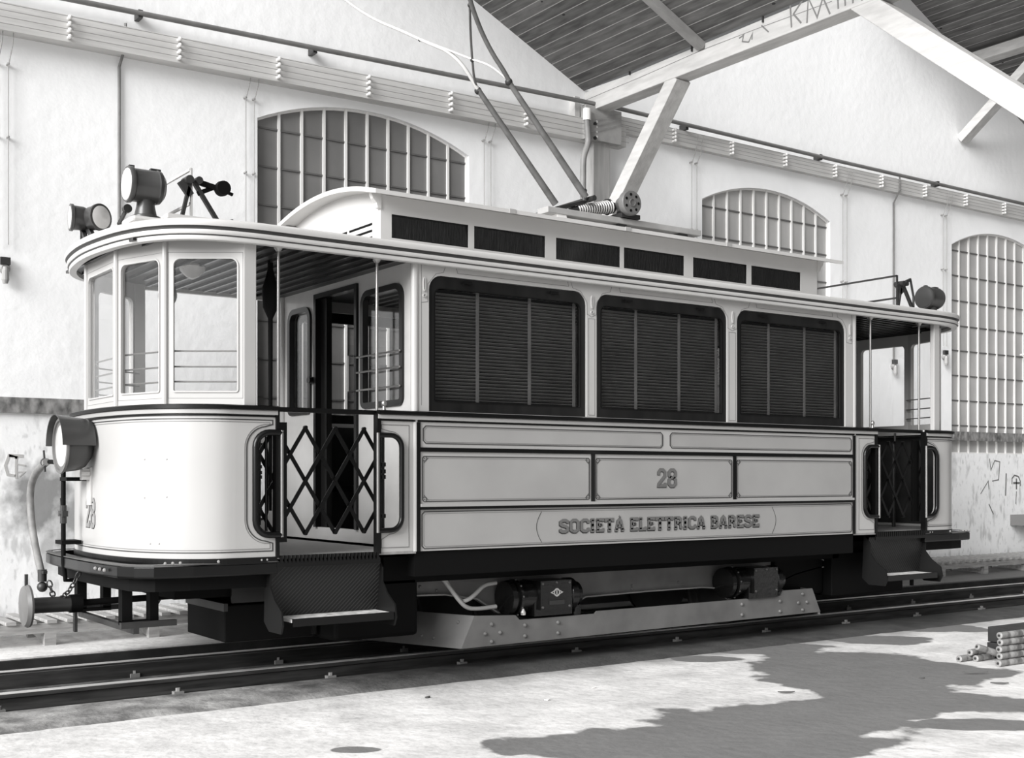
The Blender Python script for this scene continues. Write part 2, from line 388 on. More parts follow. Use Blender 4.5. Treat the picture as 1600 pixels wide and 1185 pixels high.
# ================================================================== THE SHED
VAL, VZ, HALF, SLOPE = 4.11, 5.74, 5.52, .463
RZ = VZ+HALF*SLOPE
WY = 3.2
DARK_PATCHES = []
for (px_, py_, rx_, ry_) in ((1345, 1048, 130, 26), (1275, 1040, 70, 14), (1300, 1068, 70, 20), (1440, 1048, 110, 12), (1385, 1085, 80, 18), (1500, 1098, 120, 13), (1330, 1108, 110, 14), (1200, 1130, 170, 24), (1010, 1165, 200, 16), (1130, 1160, 240, 26), (1540, 1132, 80, 8), (1470, 982, 60, 5), (1372, 1000, 66, 6), (1537, 1053, 38, 6), (1100, 1030, 50, 4), (560, 1172, 30, 4), (1150, 1012, 120, 8)):
    fw_ = 1900*1.51/(py_-747); DARK_PATCHES.append((px_, py_, rx_*fw_/1900*1.25, ry_*fw_/(py_-747)*1.25))
def kerb_shade(m):      # ground shade of the tram painted into the kerb colour
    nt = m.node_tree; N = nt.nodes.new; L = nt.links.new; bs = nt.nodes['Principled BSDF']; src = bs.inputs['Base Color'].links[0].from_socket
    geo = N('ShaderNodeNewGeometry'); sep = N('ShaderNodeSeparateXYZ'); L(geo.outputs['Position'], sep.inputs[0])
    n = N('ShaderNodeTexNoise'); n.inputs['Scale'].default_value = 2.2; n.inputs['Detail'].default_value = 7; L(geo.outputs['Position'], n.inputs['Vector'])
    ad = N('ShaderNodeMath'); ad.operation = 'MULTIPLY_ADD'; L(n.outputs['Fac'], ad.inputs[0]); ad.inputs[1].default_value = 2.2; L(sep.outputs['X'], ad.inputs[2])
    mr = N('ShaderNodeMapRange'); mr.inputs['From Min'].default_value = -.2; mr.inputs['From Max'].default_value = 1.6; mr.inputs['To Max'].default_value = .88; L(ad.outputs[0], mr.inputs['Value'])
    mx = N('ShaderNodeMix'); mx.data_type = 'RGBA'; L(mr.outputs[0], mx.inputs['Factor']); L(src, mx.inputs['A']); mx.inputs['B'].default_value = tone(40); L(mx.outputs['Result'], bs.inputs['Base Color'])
kerb_shade(concrete)
wallm = wall_material(); floorm = floor_material(); plankm = plank_material()

WIN = [(.153, 2.553), (5.959, 8.311), (10.979, 13.35)]
def arch(x0, x1, z0, zs, zt, n=20):
    w = (x1-x0)/2; h = zt-zs; R = (w*w+h*h)/(2*h); cx = (x0+x1)/2; cz = zt-R; a = math.asin(w/R)
    return [(x0, z0), (x1, z0)]+[(cx+R*math.sin(a-2*a*i/n), cz+R*math.cos(a-2*a*i/n)) for i in range(n+1)]
outer = [(-8, -.3), (18, -.3), (18, VZ+(18-15.15)*SLOPE), (15.15, VZ), (9.63, RZ), (VAL, VZ), (VAL-HALF, RZ), (VAL-2*HALF, VZ), (-8, VZ+.5)]
holes = [arch(a, b, 1.70, 4.76, 5.03) for a, b in WIN]
mb = MB(); mb.plate(outer, holes, lambda u, v, w: (u, WY-w, v), 0, -.35)
tag(mb.build('wall_back', wallm), 'long whitewashed plaster shed wall with arched windows behind the tram', 'wall', kind='structure')
for i, (a, b) in enumerate(WIN):
    root = bpy.data.objects.new('window_%d' % (i+1), None); C.objects.link(root); root.location = (0, 0, 0)
    tag(root, ['arched multi-pane shed window behind the left platform', 'arched multi-pane shed window above the right part of the tram roof', 'tall arched multi-pane shed window right of the tram'][i], 'window', kind='structure')
    A = arch(a, b, 1.70, 4.76, 5.03)
    MB().plate(A, [], lambda u, v, w: (u, WY+w, v), .055, .067).build('glazing', [mat('dusty_glass_1', 116, .35, var=10, vscale=1.2, coat=.15), mat('dusty_glass_2', 168, .35, var=10, vscale=1.2, coat=.15), mat('dusty_glass_3', 176, .35, var=12, vscale=1.2, coat=.15)][i], root)
    fr = MB(); n = 10; wd = (b-a)/n
    w2 = (b-a)/2; h = .27; R = (w2*w2+h*h)/(2*h); cx = (a+b)/2; cz = 5.03-R
    top = lambda x: cz+math.sqrt(max(0, R*R-(x-cx)**2))
    for k in range(1, n): x = a+k*wd; fr.box(x-.013, WY+.035, 1.70, x+.013, WY+.056, top(x))
    fr.ribbon(A, .04, lambda u, v, w: (u, WY+w, v), .04, .058, closed=True)
    fr.build('glazing_bars', mullm, root)
    hb = MB(); z = 4.69
    while z > 1.75: hb.box(a, WY+.042, z-.008, b, WY+.056, z+.008); z -= .368
    hb.build('cross_bars', mat('grey_cross_bar', 95, .6), root)

# roof slopes
def roofplane(x0, z0, x1, z1, name, label, y0=-3.2, y1=3.2):
    mb = MB(); t = .05
    mb.add([(x0, y0, z0), (x1, y0, z1), (x1, y1, z1), (x0, y1, z0), (x0, y0, z0+t), (x1, y0, z1+t), (x1, y1, z1+t), (x0, y1, z0+t)],
           [(0, 1, 2, 3), (4, 7, 6, 5), (0, 4, 5, 1), (1, 5, 6, 2), (2, 6, 7, 3), (3, 7, 4, 0)])
    return tag(mb.build(name, plankm), label, 'ceiling', kind='structure')
roofplane(VAL-HALF, RZ, VAL, VZ, 'ceiling', 'dark boarded roof slope of the left bay, descending to the valley beam')
roofplane(8.9, VZ+(8.9-VAL)*SLOPE, 9.63, RZ, 'ceiling_blocker', 'unseen strip of boarded slope left of the second ridge, added to shade the gable')  # unseen strip sized to block light; slope below it left open for light
roofplane(9.63, RZ, 15.15, VZ, 'ceiling_fall', 'boarded roof slope at the top right behind the white brace')

# floors and track bed
mb = MB(); mb.add([(-14, -14, -.17), (22, -14, -.17), (22, .02, -.17), (-14, .02, -.17)], [(0, 1, 2, 3)])
tag(mb.build('floor', floorm), 'trodden pale cement and earth floor with dark patches', 'floor', kind='structure')
mb = MB(); mb.box(-14, 1.88, -.4, 22, 3.3, 0)
tag(mb.build('floor_far', floorm), 'raised pale floor strip between track and wall', 'floor', kind='structure')
mb = MB(); mb.box(-14, 1.84, -.2, 22, 1.88, -.012)
tag(mb.build('trim_shade', mat('edge_shade', 30, .9, var=12)), 'dark strip painted as shade on the raised floor edge beside the far rail', 'shade strip', kind='structure')  # shade on the floor's vertical edge, put in as a dark strip
mb = MB(); xs = [-14+i*.12 for i in range(301)]; vs = []; fs = []
for i, x in enumerate(xs):
    j = random.uniform(-.012, .012)
    for (y, z) in ((-.10+j*2, -.185), (-.05+j*2, -.165+j*.5), (.03, -.150+j*.5), (.3, -.145+j*.4), (.55, -.150), (.60, -.158), (.62, -.2)): vs.append((x, y, z))
for i in range(300):
    for k in range(6): a = i*7+k; fs.append((a, a+1, a+8, a+7))
mb.add(vs, fs)
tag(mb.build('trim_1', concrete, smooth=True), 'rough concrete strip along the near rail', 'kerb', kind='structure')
mb = MB(); mb.add([(-14, .6, -.168), (22, .6, -.168), (22, 1.9, -.168), (-14, 1.9, -.168)], [(0, 1, 2, 3)])
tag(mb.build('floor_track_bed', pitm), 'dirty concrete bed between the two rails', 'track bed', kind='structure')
railprof = [(-.05, -.168), (.05, -.168), (.05, -.155), (.012, -.14), (.012, -.09), (.034, -.08), (.034, -.055), (.028, -.05), (-.028, -.05), (-.034, -.055), (-.034, -.08), (-.012, -.09), (-.012, -.14), (-.05, -.155)]
for (y, nm) in ((.68, 'near steel rail of the tram track, running under the tram'), (1.62, 'far steel rail of the tram track, beside the raised floor edge')):
    root = thing('rail', nm, 'rail', loc=(0, y, -.168))
    mb = MB(); mb.sweep([(-14, 0), (22, 0)], [(o, z+.168) for o, z in railprof]); 
    for q in range(len(mb.f)-2):
        if q in (6, 7, 8): mb.m[q] = 1
    mb.build('rail_section', [railm, mat('worn_rail_head', 205, .3, metal=.5, var=20, vscale=9, stretch=(.3, 3, 3))], root)
    lip = MB(); lip.box(-14, .075, 0, 22, .10, .105) if y < 1 else lip.box(-14, -.10, 0, 22, -.075, .105); lip.build('guard_rail', railm, root)
    for x in [-3.9+1.17*k for k in range(14)]:
        for s_ in (-.09, .13):
            if y > 1 and s_ > 0: continue
            cb = MB(); cb.box(x-.035, s_-.025, 0, x+.035, s_+.025, .03); cb.lathe((x, s_, .03), (0, 0, 1), [(0, .017), (.022, .017)], 6)
            cb.build('rail_clip', mat('rusty_clip', 120, .8, var=20), root)

# slatted duckboard along the wall
def duckboard(x0, x1, label, legs):
    r = thing('slatted_platform', label, 'slatted platform', 'slatted duckboards along the wall', loc=(x0, 2.45, 0)); Lx = x1-x0
    s = MB(); x = .0
    while x < Lx-.05: s.box(x, -.02, .178, x+.075, .68, .205); x += .155
    s.build('slats', timber, r)
    b = MB(); b.box(0, 0, .10, Lx, .035, .178); b.build('front_bearer', timber, r)
    b = MB(); b.box(0, .6, .10, Lx, .635, .178); b.build('rear_bearer', timber, r)
    for lx in legs:
        l = MB(); l.box(lx-x0, .0, 0, lx-x0+.09, .06, .1); l.box(lx-x0+.01, .58, 0, lx-x0+.08, .63, .1); l.beam((lx-x0+.045, .03, .02), (lx-x0+.045, .6, .085), .05, .05); l.build('leg', timber, r)
duckboard(-4.6, 3.4, 'slatted timber duckboard along the wall behind the tram\'s front end', [-4.5+.84*k for k in range(9)])
duckboard(3.7, 15, 'slatted timber duckboard along the wall beyond the tram\'s rear end', [3.8+.98*k for k in range(11)])

# wall board (dark horizontal board across)
mb = MB(); mb.box(-8, WY-.035, 1.89, 18, WY, 2.02)
tag(mb.build('trim_2', trimdark), 'scuffed dark horizontal board fixed to the wall at waist height', 'wall board', kind='structure')

# post, beams, braces
mb = MB(); mb.box(4.14, WY-.14, 0, 4.38, WY, VZ-.1)
tag(mb.build('post', mat('grey_post', 168, .8, var=14, stretch=(3, 3, .4), vscale=5), bevel=.006), 'grey timber post against the wall under the valley beam', 'post')
root = thing('valley_beam', 'heavy whitewashed beam under the roof valley, chalked with letters', 'beam', loc=(4.225, 0, 5.6))
mb = MB(); mb.box(-.105, -5, -.11, .105, 3.2, .12); mb.build('timber', beamm, root, bevel=.008)
mk = MB(); fx = lambda u, v, w: (-.105-w, u, v-5.6)
def bp(px, py): p = at(px, py, X=4.12); return (p.y, p.z)
for st in ([(1235, 9), (1237, 43)], [(1257, -4), (1240, 22), (1252, 36)], [(1261, 36), (1263, -3), (1277, 27), (1286, -4), (1297, 22)], [(1309, -8), (1310, 14)], [(1320, -8), (1321, 9)], [(1332, -10), (1333, 5)], [(1346, 0), (1356, -6), (1362, -14)]):
    mk.ribbon([bp(*p) for p in st], .017, fx, .001, .003)
for st in ([(1155, 60), (1162, 55), (1160, 65), (1170, 66)], [(1170, 66), (1176, 52), (1175, 62)], [(1190, 40), (1201, 50)]): mk.ribbon([bp(*p) for p in st], .014, fx, .001, .003)
mk.build('chalk_letters', mat('chalk_letters_dark', 120, .9), root)
ck = MB(); ck.ribbon([bp(912, 158), bp(1000, 121), bp(1100, 77), bp(1180, 46), bp(1300, 2)], .004, fx, .0005, .002)
ck.build('long_crack', mat('crack', 90, .9), root)
for (px, py) in ((984, 110), (1081, 73), (1192, 27)):
    p = at(px, py, X=4.11); s = MB(); s.box(-.125, p.y-.006, p.z-5.6-.05, -.105, p.y+.006, p.z-5.6+.02); s.build('iron_spike', darksteel, root)
tag(MB().beam((4.225, 3.1, 3.93), (4.225, 1.74, 5.52), .2, .16).build('brace', beamm, bevel=.006), 'diagonal timber brace from the wall post up to the valley beam', 'brace')
tag(MB().beam((4.225, -.62, 5.56), (4.225, -2.95, 3.62), .2, .19).build('brace', beamm, bevel=.006), 'bright diagonal brace crossing the top right corner', 'brace')
tag(MB().box(4.12, -3.2, -.17, 4.33, -2.96, 5.485).build('post', beamm, bevel=.006), 'free standing timber post carrying the bright brace, out to the right', 'post')
tag(MB().box(11.1, -3, RZ-(11.2-9.63)*SLOPE-.2, 11.34, WY, RZ-(11.2-9.63)*SLOPE-.05).build('purlin', beamm, bevel=.006), 'roof purlin at top right behind the bright brace', 'beam')
tag(MB().beam((11.22, WY-.01, 6.32), (11.22, 1.6, 7.5), .18, .13).build('brace', beamm, bevel=.006), 'smaller diagonal brace rising from the far wall at right', 'brace')
for (y, nm) in ((1.3, 'lighter batten nailed across the dark roof boards of the left bay'),):
    tag(MB().beam((VAL-HALF, y, RZ-.045), (VAL, y, VZ-.045), .09, .07, up=(0, 0, 1)).build('roof_batten', mat('batten_wood', 150, .7, var=10)), nm, 'batten')
tag(MB().beam((9.7, .6, RZ-.1), (15, .6, VZ-.02), .3, .08).build('roof_batten', beamm), 'pale rafter under the boarded slope at the top right corner', 'rafter')

# pipe along the wall
r = thing('wall_pipe', 'dark iron pipe running the length of the wall near the roof', 'pipe')
PP = [(-8, 3.1, 5.36), (-1.74, 3.1, 5.45), (4.04, 3.02, 5.55), (4.5, 3.02, 5.56), (8.35, 3.1, 5.56), (18, 3.1, 5.53)]
MB().tube(PP, .024, 10).build('pipe_run', pipem, r, smooth=True)
for x in (-1.0, .7, 5.6, 8.0, 10.5):
    z = 5.45+(x+1.74)*.0173 if x < 4.04 else 5.56
    MB().box(x-.02, 3.08, z-.04, x+.02, 3.2, z+.03).build('pipe_bracket', darksteel, r)
r = thing('down_pipe', 'bent grey pipe dropping down the wall post from the valley', 'pipe')
P = [at(px, py, Y=2.98) for px, py in ((917, 174), (917, 190), (919, 215), (919, 225), (912, 243), (911, 260), (911, 330))]
MB().tube(smoothpath(P, 2), .035, 10).build('pipe_run', mat('grey_down_pipe', 132, .5, var=12), r, smooth=True)
a, b = at(917, 170, Y=2.98), at(917, 188, Y=2.98); MB().tube([a, b], .045, 10).build('pale_collar', porcelain, r)

# boards with insulators and wires
def cable_board(x0, x1, zb0, zb1, zt0, zt1, y, xs, label, endpiece=False):
    r = thing('cable_board', label, 'cable board', 'insulator boards along the wall', loc=(x0, y, zb0))
    def q(x, f): return zb0+(zb1-zb0)*(x-x0)/(x1-x0) if f == 0 else zt0+(zt1-zt0)*(x-x0)/(x1-x0)
    loc = lambda u, v, w: (u-x0, w-y, v-zb0)
    MB().plate([(x0, q(x0, 0)), (x1, q(x1, 0)), (x1, q(x1, 1)), (x0, q(x0, 1))], [], loc, y, WY).build('backing_board', boardm, r)
    for k in range(4):
        f = .16+.24*k
        z = lambda x: q(x, 0)+(q(x, 1)-q(x, 0))*f
        pts = []
        for i, xx in enumerate([x0]+xs+[x1]): pts.append((xx-x0, -.05, z(xx)-zb0))
        MB().tube(pts, .0035, 5).build('wire', wirem, r)
    for xx in xs:
        for k in range(4):
            m = MB()
            f = .16+.24*k; z = q(xx, 0)+(q(xx, 1)-q(xx, 0))*f-zb0
            m.lathe((xx-x0, 0, z-.004), (0, -1, 0), [(0, .012), (.02, .016), (.03, .012), (.04, .018), (.058, .018), (.066, .006)], 10)
            m.build('insulator', porcelain, r)
    return r
cable_board(-8, 4.62, 4.99, 5.15, 5.21, 5.39, 3.06, [-1.63+.962*k for k in range(-6, 7)], 'pale insulator board with wires on the wall left of the post')
cable_board(4.4, 18, 5.33, 5.30, 5.515, 5.49, 3.12, [5.4+.96*k for k in range(0, 13)], 'pale insulator board with wires on the wall right of the post')
MB().box(3.98, 3.0, 5.14, 4.5, 3.09, 5.52).build('junction_board', mat('grey_board', 158, .7, var=12))
o = bpy.data.objects['junction_board']; tag(o, 'grey board on the post joining the two rows of wires', 'board')
for (px, py) in ((929, 194), (929, 216)):
    p = at(px, py, Y=3.0); k = MB().lathe((p.x, 3.0, p.z), (0, -1, 0), [(0, .02), (.02, .02)], 6).build('bolt', darksteel, o)
w = MB()
for k in range(3):
    z0 = 5.2+.06*k
    w.tube([(4.0, 2.985, z0), (4.48, 2.985, z0+.17)], .004, 5)
w.build('wire_crossing', wirem, o)
p = at(897, 183, Y=3.16); tag(MB().box(p.x-.035, 3.1, 5.38, p.x+.035, 3.2, 5.62).build('wall_block', beamm), 'short white block on the wall beside the post', 'block')

def drop_pair(x, z1, z0, label, single=False, end=None):
    r = thing('wall_wire', label, 'wire', 'wires running down the wall', loc=(x, 3.18, z0))
    if single:
        MB().tube([(0.03, -.08, z1-z0+.25), (.03, -.08, z1-z0+.05), (0, .0, z1-z0-.12), (0, 0, 0)], .013, 6).build('conduit', pipem, r)
    else:
        for dx in (0, .085):
            MB().tube([(dx+.03, -.10, z1-z0+.18), (dx+.02, -.07, z1-z0), (dx, -.02, z1-z0-.15), (dx, -.02, 0)], .0045, 5).build('wire', wirem, r)
            for z in (z1-z0-.13, (z1-z0)*.55):
                m = MB(); m.lathe((dx, .02, z), (0, -1, 0), [(0, .01), (.045, .012), (.05, .006)], 8)
                m.build('insulator', mat('grey_insulator', 150, .4), r)
drop_pair(.02, 5.05, 3.2, 'pair of thin wires down the wall left of the window behind the platform')
drop_pair(2.72, 5.08, 3.2, 'pair of thin wires down the wall right of the window behind the platform')
drop_pair(5.75, 5.3, 3.2, 'pair of thin wires down the wall just left of the middle window')
drop_pair(8.52, 5.28, 2.4, 'pair of thin wires down the wall right of the middle window')
drop_pair(10.72, 5.28, 3.25, 'pair of thin wires down the wall beside the tall right window')
drop_pair(-1.16, 5.1, 2.0, 'single conduit down the wall above the roof headlamp', True)
drop_pair(9.62, 5.3, 3.0, 'single conduit down the wall left of the tall right window', True)
drop_pair(-2.18, 4.95, 3.3, 'pair of faint wires at the left edge of the wall')
def socket(x, z, label):
    r = thing('pull_switch', label, 'switch', 'small switches on the wall', loc=(x, 3.2, z))
    MB().lathe((0, 0, 0), (0, -1, 0), [(0, .045), (.03, .045), (.05, .03)], 14).build('base', mat('switch_brass', 140, .4), r)
    MB().lathe((.0, -.05, -.1), (0, 0, 1), [(-.03, .02), (0, .03), (.08, .028), (.11, .02)], 12).build('cover', mat('switch_cover', 150, .4), r)
    MB().box(-.04, -.06, .03, .04, -.02, .09).build('terminal', darksteel, r)
socket(-2.12, 3.1, 'small switch at the end of wires on the left edge of the wall')
socket(10.78, 3.1, 'small switch at the end of wires beside the tall right window')
socket(9.62, 2.9, 'small dark switch on the wall seen through the rear platform')
p = at(282, 337, Y=3.2)
r = thing('enamel_lamp', 'white enamel wall lamp at the right edge by the tall window', 'lamp', loc=(12.72, 2.95, 3.1))
MB().lathe((0, 0, 0), (0, 0, 1), [(0, .13), (.02, .14), (.05, .07), (.1, .04)], 20).build('shade', porcelain, r, smooth=True)
MB().tube([(0, 0, .08), (0, .1, .14), (0, .25, .14)], .012, 8).build('bracket', porcelain, r)
r = tag(MB().box(-.05, -.02, -.2, .04, .0, .0).build('wall_hook', darksteel), 'small dark hook on the wall near the tram roof', 'hook')
hk = MB(); q = at(360, 345, Y=3.18); hk.tube([(q.x, 3.2, q.z), (q.x, 3.14, q.z), (q.x+.01, 3.14, q.z-.12)], .012, 6); bpy.data.objects.remove(r)
tag(hk.build('wall_hook', darksteel), 'small dark iron hook on the wall above the front roof edge', 'hook')

# marks painted on the wall
mk = MB(); wf = lambda u, v, w: (u, WY-w, v)
def wp(px, py): p = at(px, py, Y=3.2); return (p.x, p.z)
mk.ribbon([wp(*p) for p in ((28, 716), (14, 712), (8, 728), (12, 742), (24, 744))], .022, wf, .001, .003)
mk.ribbon([wp(14, 712), wp(36, 713)], .026, wf, .001, .003); mk.ribbon([wp(25, 713), wp(25, 748)], .02, wf, .001, .003)
mk.ribbon([wp(*p) for p in ((28, 726), (40, 728))], .012, wf, .001, .003); mk.ribbon([wp(*p) for p in ((28, 738), (38, 738), (30, 745))], .012, wf, .001, .003)
tag(mk.build('painted_mark', mat('wall_mark_grey', 178, .9)), 'faint painted letters on the wall at the left edge', 'marking')
mk = MB(); mk.ribbon([wp(*p) for p in ((1581, 757), (1581, 748), (1585, 743), (1591, 745), (1594, 752), (1594, 760))], .02, wf, .001, .003)
mk.ribbon([wp(1588, 748), wp(1588, 765)], .03, wf, .001, .003); mk.ribbon([wp(1583, 755), wp(1593, 755)], .03, wf, .001, .003)
mk.ribbon([wp(1588, 768), wp(1587, 788)], .015, wf, .001, .003)
tag(mk.build('painted_mark', chalk), 'dark cross inside an arch drawn on the right end of the wall', 'marking')
mk = MB(); mk.ribbon([wp(*p) for p in ((1546, 717), (1548, 735), (1554, 720), (1562, 722), (1560, 750), (1550, 752))], .015, wf, .001, .003)
mk.ribbon([wp(*p) for p in ((1532, 772), (1544, 752), (1545, 765))], .013, wf, .001, .003); mk.ribbon([wp(1572, 740), wp(1571, 775)], .025, wf, .001, .003)
mk.ribbon([wp(1545, 788), wp(1552, 804)], .018, wf, .001, .003)
tag(mk.build('painted_mark', chalk), 'scratched charcoal lines on the wall right of the tram', 'marking')
p = at(1598, 813, Y=2.9); tag(MB().box(12.45, 2.85, p.z-.09, 13.6, 3.2, p.z+.07).build('shelf_bracket', mat('grey_shelf', 110, .6)), 'grey shelf end on the wall at the right edge of the photo', 'shelf')

# crate and rods on the floor at right
r = thing('crate', 'low black crate on the floor at the right edge', 'crate', loc=(4.62, -2.0, -.17))
MB().box(0, 0, 0, .8, .42, .13).build('lower_box', crate_m, r, bevel=.005)
MB().box(0.01, .005, .135, .8, .42, .26).build('upper_box', crate_m, r, bevel=.005)
def rod(x, y, z, L, label, rz=0, ry=0):
    r = thing('roller', label, 'roller', 'turned rollers lying by the black crate', loc=(x, y, z))
    r.rotation_euler = (0, ry, rz)
    MB().lathe((0, 0, 0), (1, 0, 0), [(0, .018), (.004, .027), (L*.3, .027), (L*.32, .024), (L*.36, .024), (L*.38, .027), (L*.8, .027), (L*.82, .023), (L*.86, .027), (L, .025)], 16).build('body', rodm, r, smooth=True)
    MB().lathe((-.003, 0, 0), (1, 0, 0), [(0, .011), (.006, .011)], 10).build('end_cap', darksteel, r)
lab = ['bottom', 'second from bottom', 'middle', 'second from top', 'top']
for k in range(5):
    rod(4.24+.012*(k % 2)+.01*k, -1.93+.004*k, -.143+.0545*k, .36, 'grey roller, %s of the stack against the black crate' % lab[k], rz=.02*((k % 3)-1))
rod(4.20, -1.60, -.143, .3, 'grey roller on the floor, leftmost beside the black crate', rz=.05)
rod(4.33, -1.665, -.143, .26, 'grey roller on the floor between the leftmost one and the stack', rz=.05)
rod(4.30, -1.632, -.095, .26, 'grey roller resting on two others left of the stack', rz=-.02)
rod(4.30, -1.70, -.04, .30, 'grey roller propped highest of the loose ones by the crate', rz=-.25, ry=.30)
# bits on the floor
def chip(px, py, L, w, label, m, rz=0, nm='wood_chip', cat='chip'):
    p = at(px, py, Z=-.165); mb = MB(); n = 7
    o_ = [(L/2*math.cos(2*PI*i/n)*random.uniform(.7, 1.1), w/2*math.sin(2*PI*i/n)*random.uniform(.7, 1.2)) for i in range(n)]
    mb.plate(o_, [], lambda u, v, ww: (u, v, ww+.15*abs(u)), 0, .008); o = mb.build(nm, m); o.location = (p.x, p.y, -.17); o.rotation_euler = (0, 0, rz)
    tag(o, label, cat)
dk = mat('dark_chip', 80, .9)
chip(1440, 1060, .05, .014, 'small dark wood chip on the floor below the dark patch', dk, -.5)
chip(1562, 1069, .14, .02, 'thin dark splinter on the floor below the crate', dk, -.8)
chip(1520, 1053, .22, .012, 'long thin stick on the floor before the crate', dk, -.7, 'stick', 'stick')
chip(1228, 1083, .13, .015, 'thin stick on the floor at the left of the dark patch', dk, -.6, 'stick', 'stick')
chip(855, 1094, .06, .03, 'white paper scrap on the floor below the tram', scrapm, 0, 'paper_scrap', 'paper')
chip(1189, 1008, .06, .05, 'white paper scrap near the kerb', scrapm, 0, 'paper_scrap', 'paper')
chip(928, 1075, .05, .02, 'tiny white scrap on the floor right of the larger one', scrapm, .3, 'paper_scrap', 'paper')
chip(742, 1060, .04, .02, 'dark pebble on the floor left of the white scrap', dk, 0, 'pebble', 'pebble')
chip(668, 1090, .06, .02, 'dark chip on the pale floor under the plough corner', dk, .3)

# ================================================================== THE TRAM
LX, W = 4.87, 2.30           # saloon length and width
tram = thing('tram', 'cream electric tram number 28 with a lattice gate, standing on the rails', 'tram', loc=(2.435, 1.15, -.05))
TO = Vector((2.435, 1.15, -.05))
class TB(MB):
    def build(s, name, m, parent=None, **k):
        parent = parent or tram
        s.v = [(x-TO.x, y-TO.y, z-TO.z) for x, y, z in s.v]
        return MB.build(s, name, m, parent, **k)
def RX(x, y, z): return (LX-x, y, z)
def RY(x, y, z): return (x, W-y, z)
far = lambda u, v, w: (u, W+w, v)

# plan outline of the front end (x<0 side), from near entrance post round to far entrance post
FR = [(-1.09, 0), (-1.38, 0), (-1.48, 0.002), (-1.59, .045), (-1.71, .125), (-1.83, .26), (-1.91, .42), (-1.975, .72), (-2.00, 1.15), (-1.975, 1.58), (-1.91, 1.88), (-1.83, 2.04), (-1.71, 2.175), (-1.59, 2.255), (-1.48, 2.298), (-1.38, 2.30), (-1.09, 2.30)]
FRS = [FR[0], FR[1]] + smoothpath(FR[1:-1], 2)[1:-1] + [FR[-2], FR[-1]]
VEST = [(-1.31, .0), (-1.75, .31), (-1.92, .80), (-1.92, 1.50), (-1.75, 1.99), (-1.31, 2.30)]
curve_pts = FRS[1:-1]
def seglen(P):
    L = [0]
    for a, b in zip(P, P[1:]): L.append(L[-1]+(Vector(b)-Vector(a)).length)
    return L
CL = seglen(curve_pts)
def oncurve(s_, v, w):
    s_ = max(0, min(CL[-1]-1e-6, s_))
    for i in range(len(CL)-1):
        if CL[i+1] >= s_: break
    a, b = Vector(curve_pts[i]), Vector(curve_pts[i+1]); t = (s_-CL[i])/(CL[i+1]-CL[i]); d = (b-a).normalized()
    nn = Vector((d.y, -d.x)); nn = nn if True else -nn
    # outward = away from car centre
    p = a.lerp(b, t)
    if nn.dot(p-Vector((-1.2, 1.15))) < 0: nn = -nn
    q = p+nn*w; return (q.x, q.y, v)
def dense(pts, step=.04):
    o = [pts[0]]
    for a, b in zip(pts, pts[1:]):
        n = max(1, int(math.hypot(b[0]-a[0], b[1]-a[1])/step))
        o += [(a[0]+(b[0]-a[0])*k/n, a[1]+(b[1]-a[1])*k/n) for k in range(1, n+1)]
    return o
S_MID = CL[-1]/2
ZB, ZW = .81, 1.80

# ---- saloon side (near) with three window openings
SW = [(.11, 1.585), (1.69, 3.165), (3.285, 4.735)]
ZS, ZT = 1.828, 2.83
for nm, fn in (('near', nearside), ('far', far)):
    ww = TB(); cuts = [0, 1.6375, 3.225, LX]
    for k, (a, b) in enumerate(SW):
        x0_, x1_ = cuts[k], cuts[k+1]; A_ = arc(b-.11, ZT-.11, .11, 0, 90, 6); B_ = arc(a+.11, ZT-.11, .11, 90, 180, 6)
        ww.plate([(x0_, ZW), (x1_, ZW), (x1_, ZS), (b, ZS)]+A_+B_+[(a, ZS), (x0_, ZS)][:1]+[(x0_, ZS)], [], fn, -.045, 0) if False else None
        ww.plate([(x0_, ZW), (x1_, ZW), (x1_, ZS), (x0_, ZS)], [], fn, -.045, 0)
        ww.plate([(x0_, ZS), (a, ZS)]+list(reversed(B_))+list(reversed(A_))+[(b, ZS), (x1_, ZS), (x1_, 2.95), (x0_, 2.95)], [], fn, -.045, 0)
    ww.build('window_wall', paint)
    TB().plate([(0, .805), (LX, .805), (LX, ZW), (0, ZW)], [], fn, -.045, 0).build('lower_side', paint)
# rounded corner pillars of saloon
for fx_ in (None, RX):
    for y in (0, W):
        m = TB().tube([(0, y+(.02 if y == 0 else -.02), .805), (0, y+(.02 if y == 0 else -.02), 2.93)], .03, 12)
        if fx_: m.xf(fx_)
        m.build('corner_pillar', paint, smooth=True)
